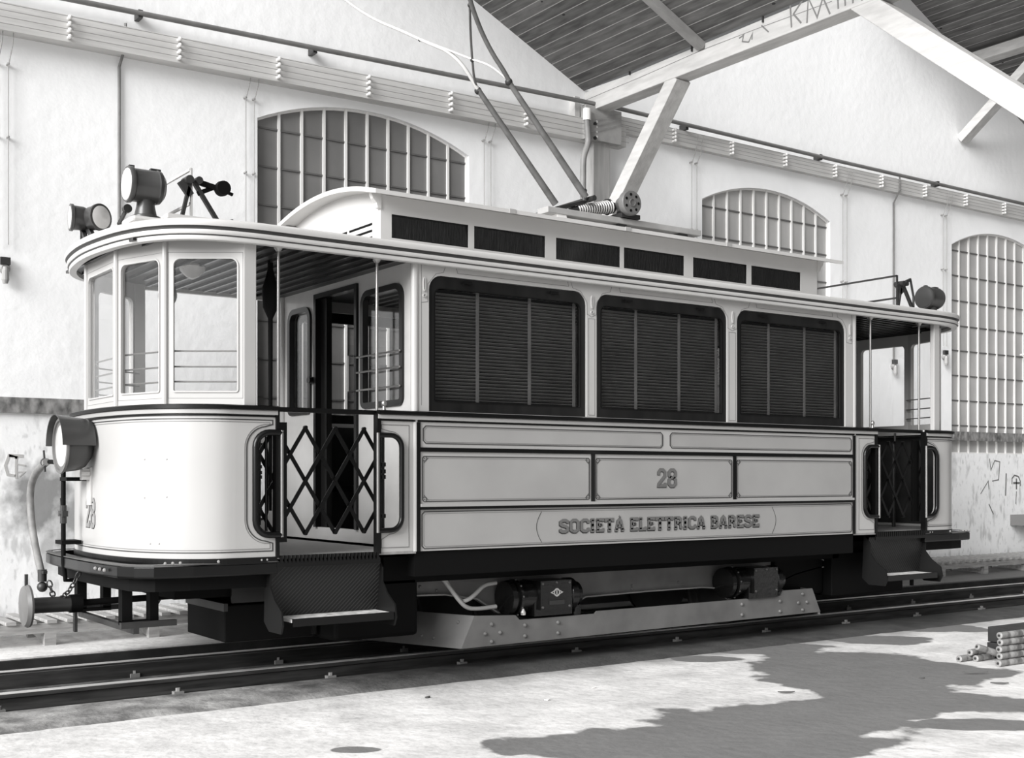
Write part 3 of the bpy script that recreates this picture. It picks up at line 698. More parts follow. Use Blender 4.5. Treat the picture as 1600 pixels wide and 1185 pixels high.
# mouldings on near side (and simpler on far side)
for fn in (nearside, far):
    def rb(m, name, rects, w):
        k = TB()
        for (a, b, c, d) in rects: k.plate([(a, b), (c, b), (c, d), (a, d)], [], fn, 0, w)
        k.build(name, m)
    rb(black, 'panel_moulding', [(.0, .805, .032, 1.745)], .012)
    rb(black, 'panel_moulding', [(LX-.03, .805, LX, 1.745)], .012)
    rb(black, 'panel_moulding', [(.032, 1.531, LX-.03, 1.562)], .012)
    rb(black, 'panel_moulding', [(.032, 1.107, LX-.03, 1.128)], .018)
    rb(moulding, 'panel_ledge', [(.032, 1.128, LX-.03, 1.150)], .024)
    rb(black, 'panel_moulding', [(1.632, 1.15, 1.665, 1.531)], .012)
    rb(black, 'panel_moulding', [(3.233, 1.15, 3.266, 1.531)], .012)
    # darker fields inside the lining
    for (a, b, c, d) in ((.068, 1.60, 2.395, 1.712), (2.495, 1.60, 4.812, 1.712), (.062, 1.172, 1.608, 1.492), (1.688, 1.172, 3.212, 1.492), (3.288, 1.172, 4.816, 1.492), (.062, .83, 4.816, 1.088)):
        TB().plate(chamf(a, b, c, d, .02), [], fn, 0, .0025).build('panel_field', paint2)
    st = TB()
    for (a, b, c, d) in ((.068, 1.60, 2.395, 1.712), (2.495, 1.60, 4.812, 1.712)):
        st.ribbon(chamf(a-.008, b-.008, c+.008, d+.008, .022), .006, fn, 0, .0045, closed=True)
        st.ribbon(chamf(a+.004, b+.004, c-.004, d-.004, .018), .0022, fn, 0, .004, closed=True, mi=1)
    for (a, b, c, d) in ((.055, 1.167, 1.615, 1.497), (1.682, 1.167, 3.218, 1.497), (3.282, 1.167, 4.822, 1.497)):
        st.ribbon(chamf(a, b, c, d, .012), .006, fn, 0, .0045, closed=True)
        q = .045; i_ = .013
        st.ribbon([(a+q, b+i_), (c-q, b+i_), (c-i_, b+q), (c-i_, d-q), (c-q, d-i_), (a+q, d-i_), (a+i_, d-q), (a+i_, b+q)], .0025, fn, 0, .004, closed=True, mi=1)
        for (cx_, cz_, sx, sz) in ((a, b, 1, 1), (c, b, -1, 1), (a, d, 1, -1), (c, d, -1, -1)):
            st.ribbon([(cx_+sx*u, cz_+sz*v) for u, v in ((.003, .030), (.030, .030), (.030, .003))], .004, fn, 0, .0048)
            st.ribbon([(cx_+sx*u, cz_+sz*v) for u, v in ((.034, .012), (.046, .012), (.034, .024))], .003, fn, 0, .0048)
            st.ribbon([(cx_+sx*u, cz_+sz*v) for u, v in ((.012, .034), (.012, .046), (.024, .034))], .003, fn, 0, .0048)
            st.plate([(cx_+sx*.016+.004*math.cos(t), cz_+sz*.016+.004*math.sin(t)) for t in [PI/3*k for k in range(6)]], [], fn, 0, .005)
    st.ribbon(chamf(.05, .822, 4.828, 1.092, .02), .006, fn, 0, .0045, closed=True)
    st.ribbon(chamf(.064, .836, 4.814, 1.078, .016), .0025, fn, 0, .004, closed=True, mi=1)
    A1 = [(1.135-.05*math.sin(PI*k/12)-.0, .836+.242*k/12) for k in range(13)]; A2 = [(3.725+.05*math.sin(PI*k/12), .836+.242*k/12) for k in range(13)]
    st.ribbon(A1, .0035, fn, 0, .0045); st.ribbon(A2, .0035, fn, 0, .0045)
    # lining on the letter board and pillars
    for (a, b) in SW:
        st.ribbon([(a+.23, 2.922), (b-.20, 2.922), (b-.18, 2.86), (a+.25, 2.86)], .003, fn, 0, .0015, closed=True, mi=1)
    for (a, b) in ((1.585, 1.69), (3.165, 3.285)):
        m_ = (a+b)/2
        st.ribbon([(a+.02, 1.845), (b-.02, 1.845), (b-.02, 2.62), (a+.02, 2.62)], .003, fn, 0, .0015, closed=True, mi=1)
        st.ribbon([(a-.17, 2.922), (b+.17, 2.922), (b+.14, 2.852), (b+.06, 2.832), (b-.004, 2.75), (b-.004, 2.655), (m_, 2.635), (a+.004, 2.655), (a+.004, 2.75), (a-.06, 2.832), (a-.14, 2.852)], .003, fn, 0, .0015, closed=True, mi=1)
    st.ribbon([(.045, 1.87), (.045, 2.62)], .003, fn, 0, .0015, mi=1)
    st.ribbon([(.045, 2.62), (.045, 2.92), (.26, 2.92), (.235, 2.855), (.17, 2.84), (.1, 2.76), (.1, 2.63)], .003, fn, 0, .0015, closed=True, mi=1)
    st.ribbon([(LX-.045, 2.62), (LX-.045, 2.92), (LX-.26, 2.92), (LX-.25, 2.86), (LX-.18, 2.84), (LX-.12, 2.76), (LX-.12, 2.63)], .003, fn, 0, .0015, closed=True, mi=1)
    st.build('lining', [line, line_thin])
    dr = TB()
    for m_ in (.068, 1.6375, 3.225, LX-.075):
        dr.ribbon([(m_+.008*math.cos(t), 2.755+.05*math.sin(t)) for t in [PI/8*k for k in range(16)]], .004, fn, 0, .012, closed=True)
        dr.ribbon([(m_+.011*math.cos(t), 2.672+.011*math.sin(t)) for t in [PI/6*k for k in range(12)]], .004, fn, 0, .012, closed=True)
    dr.build('pillar_ornament', paint)

# ---- belt rail: runs round the ends and along the sides
END = [(p[0], p[1]) for p in FRS]
NEARP = [(LX+.32, 0), (-.32, 0)]
def band(name, m, z0, z1, w, parent=None, ends=True):
    TB().sweep([(-.32, 0), (LX+.32, 0)], [(-.01, z0), (w, z0), (w, (z0+z1)/2+.3*(z1-z0)), (w*.7, z1), (-.01, z1)]).build(name, m)
    TB().sweep([(LX+.32, W), (-.32, W)], [(-.01, z0), (w, z0), (w, (z0+z1)/2+.3*(z1-z0)), (w*.7, z1), (-.01, z1)]).build(name, m)
    if ends:
        for f in (None, RX):
            P = [tuple(p) for p in reversed(END)]
            t = TB().sweep(P, [(-.01, z0), (w, z0), (w, (z0+z1)/2+.3*(z1-z0)), (w*.7, z1), (-.01, z1)])
            if f: t.xf(f)
            t.build(name, m, smooth=True)
band('belt_rail', black, 1.795, 1.824, .035)
band('belt_bead', moulding, 1.763, 1.795, .022)
band('belt_line', black, 1.748, 1.760, .008)

# ---- windows of the saloon
for fn, nm in ((nearside, 0), (far, 1)):
    for (a, b) in SW:
        s = TB().plate(rrect(a+.004, ZS, b-.004, ZT-.004, .105, .004), [rrect(a+.058, ZS+.078, b-.058, ZT-.095, .05, .012)], fn, -.04, -.012).build('window_sash', wood_dark, bevel=.004)
        bd = TB().ribbon(rrect(a+.056, ZS+.076, b-.056, ZT-.093, .052, .012), .006, fn, -.012, -.007, closed=True); bd.build('sash_bead', black, s)
        TB().plate(rrect(a+.06, ZS+.08, b-.06, ZT-.1, .05, .01), [], fn, -.028, -.024).build('pane', dimglass if nm == 0 else clear, s)
        if nm == 0:
            for x in (a+.33, b-.33): TB().box(x-.04, -.016, ZT-.045, x+.04, .0, ZT-.025).build('sash_latch', black, s)
        if nm == 0:
            bl = TB(); z = ZS+.09
            while z < ZT-.10:
                bl.add([(a+.06, .052, z+.008), (b-.06, .052, z+.008), (b-.06, .078, z-.006), (a+.06, .078, z-.006), (a+.06, .050, z+.005), (b-.06, .050, z+.005), (b-.06, .076, z-.009), (a+.06, .076, z-.009)],
                       [(0, 1, 2, 3), (4, 7, 6, 5), (0, 4, 5, 1), (2, 6, 7, 3), (0, 3, 7, 4), (1, 5, 6, 2)]); z += .0262
            L_ = b-a
            for x in (a+.06+L_*.27, a+.06+L_*.6, b-.09): bl.box(x-.014, .047, ZS+.08, x+.014, .0515, ZT-.09)
            bl.box(a+.06, .085, ZS+.07, b-.06, .09, ZT-.09, 1)
            bl.build('venetian_blind', [blindm, mat('blind_backing', 26, .8)])

# ---- lettering
G = {
 'S': (.62, [[(.60, .74), (.60, .9), (.46, 1), (.2, 1), (.05, .88), (.05, .66), (.17, .56), (.48, .45), (.60, .34), (.60, .12), (.44, 0), (.18, 0), (.04, .10), (.04, .26)]]),
 'O': (.66, [[(.2, 0), (.05, .15), (.05, .85), (.2, 1), (.46, 1), (.61, .85), (.61, .15), (.46, 0), (.2, 0)]]),
 'C': (.62, [[(.6, .70), (.6, .87), (.46, 1), (.2, 1), (.05, .85), (.05, .15), (.2, 0), (.46, 0), (.6, .13), (.6, .30)]]),
 'I': (.26, [[(.13, 0), (.13, 1)], [(-.02, 1), (.28, 1)], [(-.02, 0), (.28, 0)], [(.04, .5), (.22, .5)]]),
 'E': (.56, [[(.1, 0), (.1, 1)], [(-.02, 1), (.54, 1), (.54, .82)], [(-.02, 0), (.54, 0), (.54, .2)], [(.1, .52), (.4, .52)], [(.4, .42), (.4, .62)]]),
 'T': (.62, [[(.31, 0), (.31, 1)], [(.02, .78), (.02, 1), (.60, 1), (.60, .78)], [(.18, 0), (.44, 0)], [(.2, .5), (.42, .5)]]),
 'A': (.68, [[(.08, 0), (.22, .85), (.34, 1), (.46, .85), (.6, 0)], [(.16, .36), (.52, .36)], [(-.04, 0), (.2, 0)], [(.48, 0), (.72, 0)]]),
 'L': (.54, [[(.1, 1), (.1, 0)], [(-.02, 1), (.24, 1)], [(-.02, 0), (.52, 0), (.52, .22)]]),
 'R': (.64, [[(.1, 0), (.1, 1)], [(-.02, 1), (.42, 1), (.56, .88), (.56, .64), (.42, .52), (.1, .52)], [(.4, .52), (.54, .36), (.56, .06), (.68, 0)], [(-.02, 0), (.24, 0)]]),
 'B': (.62, [[(.1, 0), (.1, 1)], [(-.02, 1), (.42, 1), (.55, .9), (.55, .64), (.42, .53), (.1, .53)], [(.42, .53), (.58, .42), (.58, .12), (.44, 0), (-.02, 0)]]),
 '2': (.62, [[(.08, .68), (.08, .86), (.2, 1), (.42, 1), (.56, .86), (.56, .62), (.1, .14), (.08, .02), (.58, .02), (.58, .2)]]),
 '8': (.62, [[(.2, .53), (.07, .66), (.07, .87), (.2, 1), (.42, 1), (.55, .87), (.55, .66), (.42, .53), (.2, .53), (.06, .38), (.06, .13), (.2, 0), (.42, 0), (.56, .13), (.56, .38), (.42, .53)]]),
}
def text(s_, u0, v0, u1, h, fn, m1, m2, wt, base, gap=.2, sp=.36, name='lettering', sh=.006):
    tot = 0
    for ch in s_: tot += sp if ch == ' ' else G['A' if ch == 'À' else ch][0]+gap
    k = (u1-u0)/(tot-gap); x = u0; out = []
    mbb = TB()
    for ch in s_:
        if ch == ' ': x += sp*k; continue
        key = 'A' if ch == 'À' else ch
        for st_ in G[key][1]:
            P = [(x+px_*k, v0+pz_*h) for px_, pz_ in st_]
            mbb.ribbon(dense([(p[0]-sh*.8, p[1]-sh) for p in P], .02), wt*1.18, fn, base, base+.0015, mi=1)
            mbb.ribbon(dense(P, .02), wt, fn, base+.0015, base+.003)
        if ch == 'À':
            P = [(x+.28*k, v0+1.28*h), (x+.42*k, v0+1.14*h)]; mbb.ribbon(P, wt*.6, fn, base, base+.003)
        x += (G[key][0]+gap)*k
    return mbb.build(name, [m1, m2])
text('SOCIETÀ ELETTRICA BARESE', 1.315, .915, 3.552, .088, nearside, letter, letter_sh, .023, .004, gap=.20, sp=.42, name='company_lettering')
text('28', 2.345, 1.272, 2.555, .135, nearside, letter, line, .026, .004, name='fleet_number', sh=.004)

# ---- saloon: floor, bulkheads, interior
TB().box(0, .05, .80, LX, W-.05, .83).build('saloon_floor', deckm)
TB().box(.0, .02, .62, LX, .13, .803).build('sole_bar', matt_black); TB().box(0, W-.13, .62, LX, W-.02, .803).build('sole_bar', matt_black)
for x0, s_ in ((0, -1), (LX, 1)):
    f = xplane(x0, s_)
    outer_ = [(0.03, .81), (W-.03, .81), (W-.03, 2.97), (.03, 2.97)]
    wins = [rrect(.19, 1.90, .80, 2.77, .09, .04), rrect(1.735, 1.90, 2.135, 2.77, .09, .04)]
    door = [(.90, .93), (1.62, .93), (1.62, 2.85), (.90, 2.85)]
    bk = TB(); bk.frame((.03, .81, .90, 2.97), wins[0], f, -.04, 0); bk.frame((1.62, .81, W-.03, 2.97), wins[1], f, -.04, 0)
    bk.plate([(.90, .81), (1.62, .81), (1.62, .93), (.90, .93)], [], f, -.04, 0); bk.plate([(.90, 2.85), (1.62, 2.85), (1.62, 2.97), (.90, 2.97)], [], f, -.04, 0)
    bk.build('bulkhead', bulkm)
    fr = TB()
    fr.ribbon([door[0], door[3], door[2], door[1]], .04, f, -.045, .022); fr.build('door_frame', black)
    for wv in wins:
        q = TB().ribbon(wv, .045, f, -.03, .02, closed=True).build('bulkhead_window_frame', wood_dark, smooth=True)
        TB().plate(wv, [], f, -.024, -.018).build('pane', clear, q)
    bars = TB()
    for z in (2.02, 2.16, 2.28):
        for (a, b) in ((.17, .84),): bars.tube([f(a, z, .04), f(b, z, .04)], .008, 6)
    bars.build('window_guard_bars', brass)
    hd = TB().tube([f(.94, 2.02, .02), f(.94, 2.02, .06), f(.94, 2.30, .06), f(.94, 2.30, .02)], .009, 8); hd.build('door_handle', brass)
    # half open sliding door leaf inside
    TB().box(x0-.03-s_*.0, 1.50, .93, x0+.02, 1.62, 2.85).xf(lambda x, y, z, s_=s_: (x-s_*.06, y, z)).build('door_leaf', wood_dark)
    TB().tube([f(1.68, 2.16, .0), f(1.68, 2.16, .05)], .03, 10).build('lamp_bracket', black)
TB().box(.05, .13, .83, LX-.05, .14, 1.79).build('interior_lining', lining); TB().box(.05, W-.14, .83, LX-.05, W-.13, 1.79).build('interior_lining', lining)
TB().box(.3, W-.55, 1.22, LX-.3, W-.14, 1.27).build('bench_seat', wood_dark); TB().box(.3, .14, 1.22, LX-.3, .55, 1.27).build('bench_seat', wood_dark)

# ---- roof
def outline(off=0.0, xoff=0):
    e = [(-1.3, -.06), (-1.56, -.02), (-1.76, .10), (-1.885, .27), (-1.97, .5), (-2.02, .8), (-2.045, 1.15)]
    e = e + [(x, W-y) for x, y in reversed(e[:-1])]
    e = smoothpath([(-1.1, -.06)]+e+[(-1.1, W+.06)], 2)
    e = [(p.x, p.y) for p in e]
    r_ = [(LX-x, y) for x, y in reversed(e)]
    return r_ + e if False else e + r_        # near-left -> far-left -> far-right -> near-right
RO = outline()
ROcc = list(reversed(RO))     # counter-clockwise so that sweep offset points outwards
prof = [(-.05, 2.895), (.0, 2.895), (.006, 2.905), (.004, 2.922), (.014, 2.930), (.022, 2.945), (.020, 2.958), (.006, 2.962), (.010, 2.975), (.03, 2.982), (.038, 3.0), (.034, 3.018), (.018, 3.03), (-.05, 3.032)]
def signed(P): return sum(a[0]*b[1]-b[0]*a[1] for a, b in zip(P, P[1:]+P[:1]))
PP_ = RO if signed(RO) > 0 else ROcc
bm_ = TB().sweep(PP_, prof, closed=True, mi=0)
mcount = len(prof)
for i in range(len(bm_.f)):
    k = i % mcount
    bm_.m[i] = 1 if k in (3, 7, 8) else 0
bm_.build('roof_cornice', [roofpaint, mat('cornice_groove', 66, .5)], smooth=True)
rf = TB(); rings = []
ks = [1.0, .985, .93, .85, .74, .6, .4, .2]; nR = len(PP_)
for k in ks:
    z = 3.03+.13*(1-k**2.2)
    for (x, y) in PP_:
        yy = 1.15+(y-1.15)*k; xx = x
        ex = x-max(-1.1, min(LX+1.1, x)); xx = (x-ex)+ex*k if abs(ex) > 0 else x
        rf.v.append((xx, yy, z))
for r_ in range(len(ks)-1):
    for i in range(nR): j = (i+1) % nR; rf.f.append((r_*nR+i, r_*nR+j, (r_+1)*nR+j, (r_+1)*nR+i)); rf.m.append(0)
half = nR//2
# close the middle by bridging the last ring across
b0 = (len(ks)-1)*nR
rf.f.append(tuple(b0+i for i in range(nR))); rf.m.append(0)
rf.build('roof_deck', roofpaint, smooth=True)
ce = TB(); ce.v = [(x, y, 2.925) for x, y in PP_]+[(x, y, 2.94) for x, y in PP_]; ce.f = [tuple(range(nR)), tuple(range(nR, 2*nR))]; ce.m = [0, 0]
ce.build('platform_ceiling', wood_ceiling)
rbs = TB()
for x in [-1.95+.12*k for k in range(16)]: rbs.box(x, .05 if x > -1.3 else .35, 2.905, x+.02, W-.05 if x > -1.3 else W-.35, 2.925)
rbs2 = TB(); rbs2.v = list(rbs.v); rbs2.f = list(rbs.f); rbs2.m = list(rbs.m); rbs2.xf(RX)
rbs.build('ceiling_ribs', wood_dark); rbs2.build('ceiling_ribs', wood_dark)

# ---- clerestory
CW = [(.025, .717), (.771, 1.472), (1.584, 2.277), (2.32, 3.027), (3.137, 3.824), (3.884, 4.563)]
cy0, cy1 = .40, 1.90
for y, s_ in ((cy0, -1), (cy1, 1)):
    f = (lambda u, v, w, y=y, s_=s_: (u, y+s_*w, v))
    cs = TB(); rc = lambda a, b, c, d: cs.plate([(a, b), (c, b), (c, d), (a, d)], [], f, -.03, 0)
    rc(-.07, 3.05, 4.80, 3.153); rc(-.07, 3.333, 4.80, 3.47)
    for (a, b) in zip([-.07]+[w_[1] for w_ in CW], [w_[0] for w_ in CW]+[4.80]): rc(a, 3.153, b, 3.333)
    cs.build('clerestory_side', roofpaint)
    TB().plate([(-.08, 3.10), (4.81, 3.10), (4.81, 3.135), (-.08, 3.135)], [], f, 0, .02).build('clerestory_sill', roofpaint)
    for a, b in CW:
        o = TB().plate([(a, 3.153), (b, 3.153), (b, 3.333), (a, 3.333)], [], f, -.022, -.016).build('clerestory_pane', ribglass)
        TB().ribbon([(a, 3.153), (b, 3.153), (b, 3.333), (a, 3.333)], .016, f, -.018, -.006, closed=True).build('pane_frame', wood_dark, o)
zr = lambda y: 3.462+.135*(1-((y-1.15)/.92)**2)
for x0, s_ in ((-.07, -1), (4.80, 1)):
    f = xplane(x0, s_)
    e0, e1 = cy0+.031, cy1-.031; top = [(e1-(e1-e0)*k/16, zr(e1-(e1-e0)*k/16)-.01) for k in range(17)]
    for (a, b) in ((.53, .90), (.94, 1.13), (1.17, 1.36), (1.40, 1.77)):
        for z in (3.158, 3.209, 3.260): TB().plate([(a, z), (b, z), (b, z+.018), (a, z+.018)], [], f, -.001, .002).build('louvre_slot', matt_black)
    TB().plate([(e0, 3.05), (e1, 3.05)]+top, [], f, -.03, 0).build('clerestory_end', roofpaint)
    for y, q in ((cy0, -1), (cy1, 1)):
        g = lambda u, v, w, y=y, q=q: (u, y+q*w, v)
        xs_ = x0
        TB().plate([(xs_, 3.36), (xs_+s_*.03, 3.365), (xs_+s_*.04, 3.40), (xs_+s_*.07, 3.43), (xs_+s_*.085, 3.47), (xs_, 3.47)], [], g, -.03, .012).build('eaves_scroll', roofpaint)
yy_ = [.24+(2.06-.24)*k/24 for k in range(25)]
cr = TB(); xs_ = (-.20, 5.0)
pr_ = [(y, zr(y)) for y in yy_]; pr2 = [(y, zr(y)-.035 if .3 < y < 2.0 else zr(y)-.03) for y in reversed(yy_)]
P = pr_+pr2; n = len(P)
cr.v = [(xs_[0], y, z) for y, z in P]+[(xs_[1], y, z) for y, z in P]
cr.f = [tuple(range(n)), tuple(range(n, 2*n))]+[(i, (i+1) % n, (i+1) % n+n, i+n) for i in range(n)]; cr.m = [0]*(n+2)
cr.build('clerestory_roof', roofpaint, smooth=True)
for x in (1.0, 2.2, 3.4): TB().box(x, .235, zr(.24)-.03, x+.06, .245, zr(.24)+.004).build('roof_clip', moulding)

# ---- platforms (front end built once, rear end mirrored)
def platform(f, front):
    def T(): return TB()
    def B(m, *a, **k):
        if f: m.xf(f)
        return m.build(*a, **k)
    # curved dash
    nz = 8; d = T(); cols = [CL[-1]*i/72 for i in range(73)]
    for wv in (0, -.02):
        for s_ in cols:
            for k in range(nz+1): d.v.append(oncurve(s_, ZB+(ZW-ZB)*k/nz, wv))
    n = len(cols)*(nz+1)
    for i in range(72):
        for k in range(nz):
            a = i*(nz+1)+k; b = a+nz+1
            d.f += [(a, b, b+1, a+1), (a+n, a+1+n, b+1+n, b+n)]
        for k in (0, nz):
            a = i*(nz+1)+k; b = a+nz+1; d.f.append((a, b, b+n, a+n))
    d.m = [0]*len(d.f)
    B(d, 'dash_panel', paint, smooth=True)
    for flip in (None, RY):
        notch = [(-1.385, ZB), (-1.09, ZB), (-1.09, .955)]+arc(-1.15, 1.055, .10, 270, 180, 6)[1:]+arc(-1.15, 1.545, .10, 180, 90, 6)+[(-1.09, 1.645), (-1.09, ZW), (-1.385, ZW)]
        m = T().plate(notch, [], nearside, -.02, 0)
        if flip: m.xf(flip)
        B(m, 'dash_wing', paint)
        # side panel between entrance and saloon with matching notch
        notch2 = [(0, ZB), (-.30, ZB), (-.30, .965)]+arc(-.22, 1.055, .09, 270, 360, 6)+arc(-.22, 1.555, .09, 0, 90, 6)+[(-.30, 1.645), (-.30, ZW), (0, ZW)]
        m = T().plate(notch2, [], nearside, -.02, 0)
        if flip: m.xf(flip)
        B(m, 'entrance_side_panel', paint)
        ln = T()
        ln.ribbon([(-1.385, 1.728), (-1.12, 1.728), (-1.12, 1.70)]+arc(-1.16, 1.54, .145, 95, 180, 8)+arc(-1.16, 1.06, .145, 180, 265, 8)+[(-1.12, .90), (-1.12, .848), (-1.385, .848)], .007, nearside, 0, .003)
        ln.ribbon([(-1.385, 1.712), (-1.14, 1.712), (-1.14, 1.70)]+arc(-1.16, 1.54, .16, 95, 180, 8)+arc(-1.16, 1.06, .16, 180, 265, 8)+[(-1.14, .90), (-1.14, .864), (-1.385, .864)], .003, nearside, 0, .003, mi=1)
        ln.ribbon([(-.285, 1.72), (-.06, 1.72), (-.06, .84), (-.285, .84), (-.285, .90)]+arc(-.22, 1.055, .12, 270, 360, 8)+arc(-.22, 1.555, .12, 0, 90, 8)+[(-.285, 1.69)], .004, nearside, 0, .003, closed=True, mi=1)
        if flip: ln.xf(flip)
        B(ln, 'lining', [line, line_thin])
        # entrance posts and D shaped grab rails
        for bx in ((-1.10, -.015, .80, -1.075, .045, 1.80), (-.325, -.015, .80, -.295, .045, 1.80)):
            m = T().box(*bx)
            if flip: m.xf(flip)
            B(m, 'entrance_post', black)
        g = T().tube([(-1.06, -.02, .955)]+[(a, -.02, b) for a, b in [(-1.13, .955)]+arc(-1.15, 1.055, .10, 270, 180, 6)[1:]+arc(-1.15, 1.545, .10, 180, 90, 6)]+[(-1.06, -.02, 1.645)], .022, 10)
        if flip: g.xf(flip)
        gg = B(g, 'grab_rail', black, smooth=True)
        m = T().tube([(-1.065, -.03, .94), (-1.065, -.03, 1.66)], .012, 10)
        if flip: m.xf(flip)
        B(m, 'brass_handle', brass, gg, smooth=True)
        g = T().tube([(-.33, -.02, .965)]+[(a, -.02, b) for a, b in arc(-.22, 1.055, .09, 270, 360, 6)+arc(-.22, 1.555, .09, 0, 90, 6)]+[(-.33, -.02, 1.645)], .019, 10)
        if flip: g.xf(flip)
        gg = B(g, 'grab_rail', black, smooth=True)
        m = T().tube([(-.33, -.03, .95), (-.33, -.03, 1.66)], .012, 10)
        if flip: m.xf(flip)
        B(m, 'brass_handle', brass, gg, smooth=True)
        for x in (-1.055, -.295):
            m = T().tube([(x, .05, 1.82), (x, .05, 2.90)], .011, 10); m.lathe((x, .05, 2.88), (0, 0, 1), [(0, .014), (.02, .03), (.03, .03)], 12)
            if flip: m.xf(flip)
            B(m, 'platform_pole', brass, smooth=True)
        m = T().lathe((-.265, .0, 1.82), (0, 0, 1), [(0, .02), (.015, .014), (.03, .012), (.04, .02), (.06, .02), (.075, .008)], 12)
        if flip: m.xf(flip)
        B(m, 'brass_finial', brass, smooth=True)
        m = T().box(-1.09, .03, 1.79, -.30, .06, 1.822)
        if flip: m.xf(flip)
        B(m, 'gate_top_bar', black)
        # lattice gate
        lt = T(); px0 = -1.30; dx = .2285; zc = [.955, 1.325, 1.69]; hh = (zc[2]-zc[0])/2
        def strip(p, q, y): lt.beam((p[0], y, p[1]), (q[0], y, q[1]), .006, .028)
        xs_ = [-.84+dx*k for k in range(-5, 4)]
        lim = lambda x, z: (x, z)
        def clip(p, q):
            (x0, z0), (x1, z1) = p, q
            def at_x(X): t = (X-x0)/(x1-x0); return (X, z0+(z1-z0)*t)
            L0, L1 = -1.22, -.275
            if x0 < L0: p = at_x(L0)
            if x1 > L1: q = at_x(L1)
            return p, q
        for xa in xs_:
            for (sgn, y) in ((1, .075), (-1, .088)):
                for (za, zb) in (((zc[0], zc[2])) ,):
                    x0, x1 = xa, xa+2*dx*.5*2/2
                    # bars from a bottom apex to a top apex one and a half pitches along
                    pa, pb = ((xa, za), (xa+2*dx, zb)) if sgn > 0 else ((xa, zb), (xa+2*dx, za))
                    if pb[0] < -1.2 or pa[0] > -.28: continue
                    pa, pb = clip(pa, pb); strip(pa, pb, y)
            # second family crossing at mid height
        rv = T()
        for k in range(-3, 6):
            x = -.84+dx*k/2
            for z in ((zc[0], zc[1], zc[2]) if k % 2 == 0 else (zc[0]+hh*.5, zc[2]-hh*.5)):
                if -1.2 < x < -.28: rv.lathe((x, .066, z), (0, 1, 0), [(0, .013), (.03, .013)], 8)
        if flip: lt.xf(flip); rv.xf(flip)
        gt = B(lt, 'lattice_gate', black)
        B(rv, 'gate_rivets', black, gt)
        m = T()
        m.tube([(-.24, .06, .93), (-.24, .06, 1.70)], .012, 8)
        for z in (1.42, 1.37, 1.33, 1.05): m.lathe((-.24, .06, z), (0, 0, 1), [(0, .012), (.002, .022), (.03, .022), (.032, .012)], 10)
        m2_ = T().tube([(-1.14, .06, .98), (-1.14, .06, 1.62)], .010, 8)
        m3_ = T().box(-1.075, .065, .90, -.985, .095, 1.72)
        for mm_, nn_ in ((m, 'gate_guide_rod'), (m2_, 'gate_guide_rod'), (m3_, 'gate_housing')):
            if flip: mm_.xf(flip)
            B(mm_, nn_, black, gt)
    # vestibule: five glazed panels on the polygon
    for i in range(5):
        a, b = Vector(VEST[i]), Vector(VEST[i+1]); L_ = (b-a).length; d_ = (b-a).normalized(); nn = Vector((d_.y, -d_.x))
        if nn.dot((a+b)/2-Vector((-1.2, 1.15))) < 0: nn = -nn
        fn = lambda u, v, w, a=a, d_=d_, nn=nn: (a.x+d_.x*u+nn.x*w, a.y+d_.y*u+nn.y*w, v)
        fm = T().frame((0, 1.82, L_, 2.93), rrect(.055, 1.915, L_-.055, 2.80, .05, .015), fn, -.03, 0)
        o = B(fm, 'vestibule_window_frame', paint)
        p_ = T().plate(rrect(.05, 1.91, L_-.05, 2.805, .05, .015), [], fn, -.018, -.014); B(p_, 'pane', clear, o)
        bd = T().ribbon([(.02, 1.87), (L_-.02, 1.87), (L_-.02, 2.84), (.02, 2.84)], .0025, fn, 0, .001, closed=True); bd.ribbon(rrect(.053, 1.913, L_-.053, 2.802, .05, .015), .010, fn, -.01, .008, closed=True, mi=1)
        B(bd, 'frame_bead', [line_thin, paint], o)
        if front or i != 2:
            gb = T()
            for z in (1.985, 2.085, 2.19): gb.tube([fn(.02, z, -.06), fn(L_-.02, z, -.06)], .0065, 6)
            B(gb, 'guard_bars', brass, o)
    ps = T()
    for (x, y) in VEST[1:-1]: ps.tube([(x, y, 1.81), (x, y, 2.93)], .02, 10)
    B(ps, 'vestibule_posts', paint)
    for y in (0, W):
        q = T().box(-1.325, min(y, y+(.05 if y == 0 else -.05)), 1.82, -1.235, max(y, y+(.05 if y == 0 else -.05)), 2.93); B(q, 'corner_post', paint, bevel=.006)
    # sill shelf between dash and vestibule
    sh = T(); V2 = [Vector(p) for p in VEST]; P2 = [Vector((-1.1, 0))]+[Vector(p) for p in FRS[1:-1]]+[Vector((-1.1, W))]
    sh.plate([(p.x, p.y) for p in P2], [], lambda u, v, w: (u, v, w), 1.80, 1.822)
    # make it a ring: replace by sweep
    sh = T().sweep([tuple(p) for p in reversed(FRS)], [(-.16, 1.806), (.0, 1.806), (.0, 1.822), (-.16, 1.822)])
    B(sh, 'dash_sill', paint)
    # interior lining of dash
    li = T(); cols2 = [CL[-1]*i/36 for i in range(37)]
    for s_ in cols2:
        li.v.append(oncurve(s_, .84, -.03)); li.v.append(oncurve(s_, 1.79, -.03))
    li.f = [(2*i, 2*i+1, 2*i+3, 2*i+2) for i in range(36)]; li.m = [0]*36
    B(li, 'dash_lining', lining, smooth=True)
    # pinstripe on curved dash
    ln = T(); e1 = CL[-1]
    for z in (1.728, .848): ln.ribbon([(e1*k/60, z) for k in range(61)], .007, oncurve, 0, .003)
    for z in (1.712, .864): ln.ribbon([(e1*k/60, z) for k in range(61)], .003, oncurve, 0, .003, mi=1)
    B(ln, 'lining', [line, line_thin])
    # rivet heads on the dash
    rv = T()
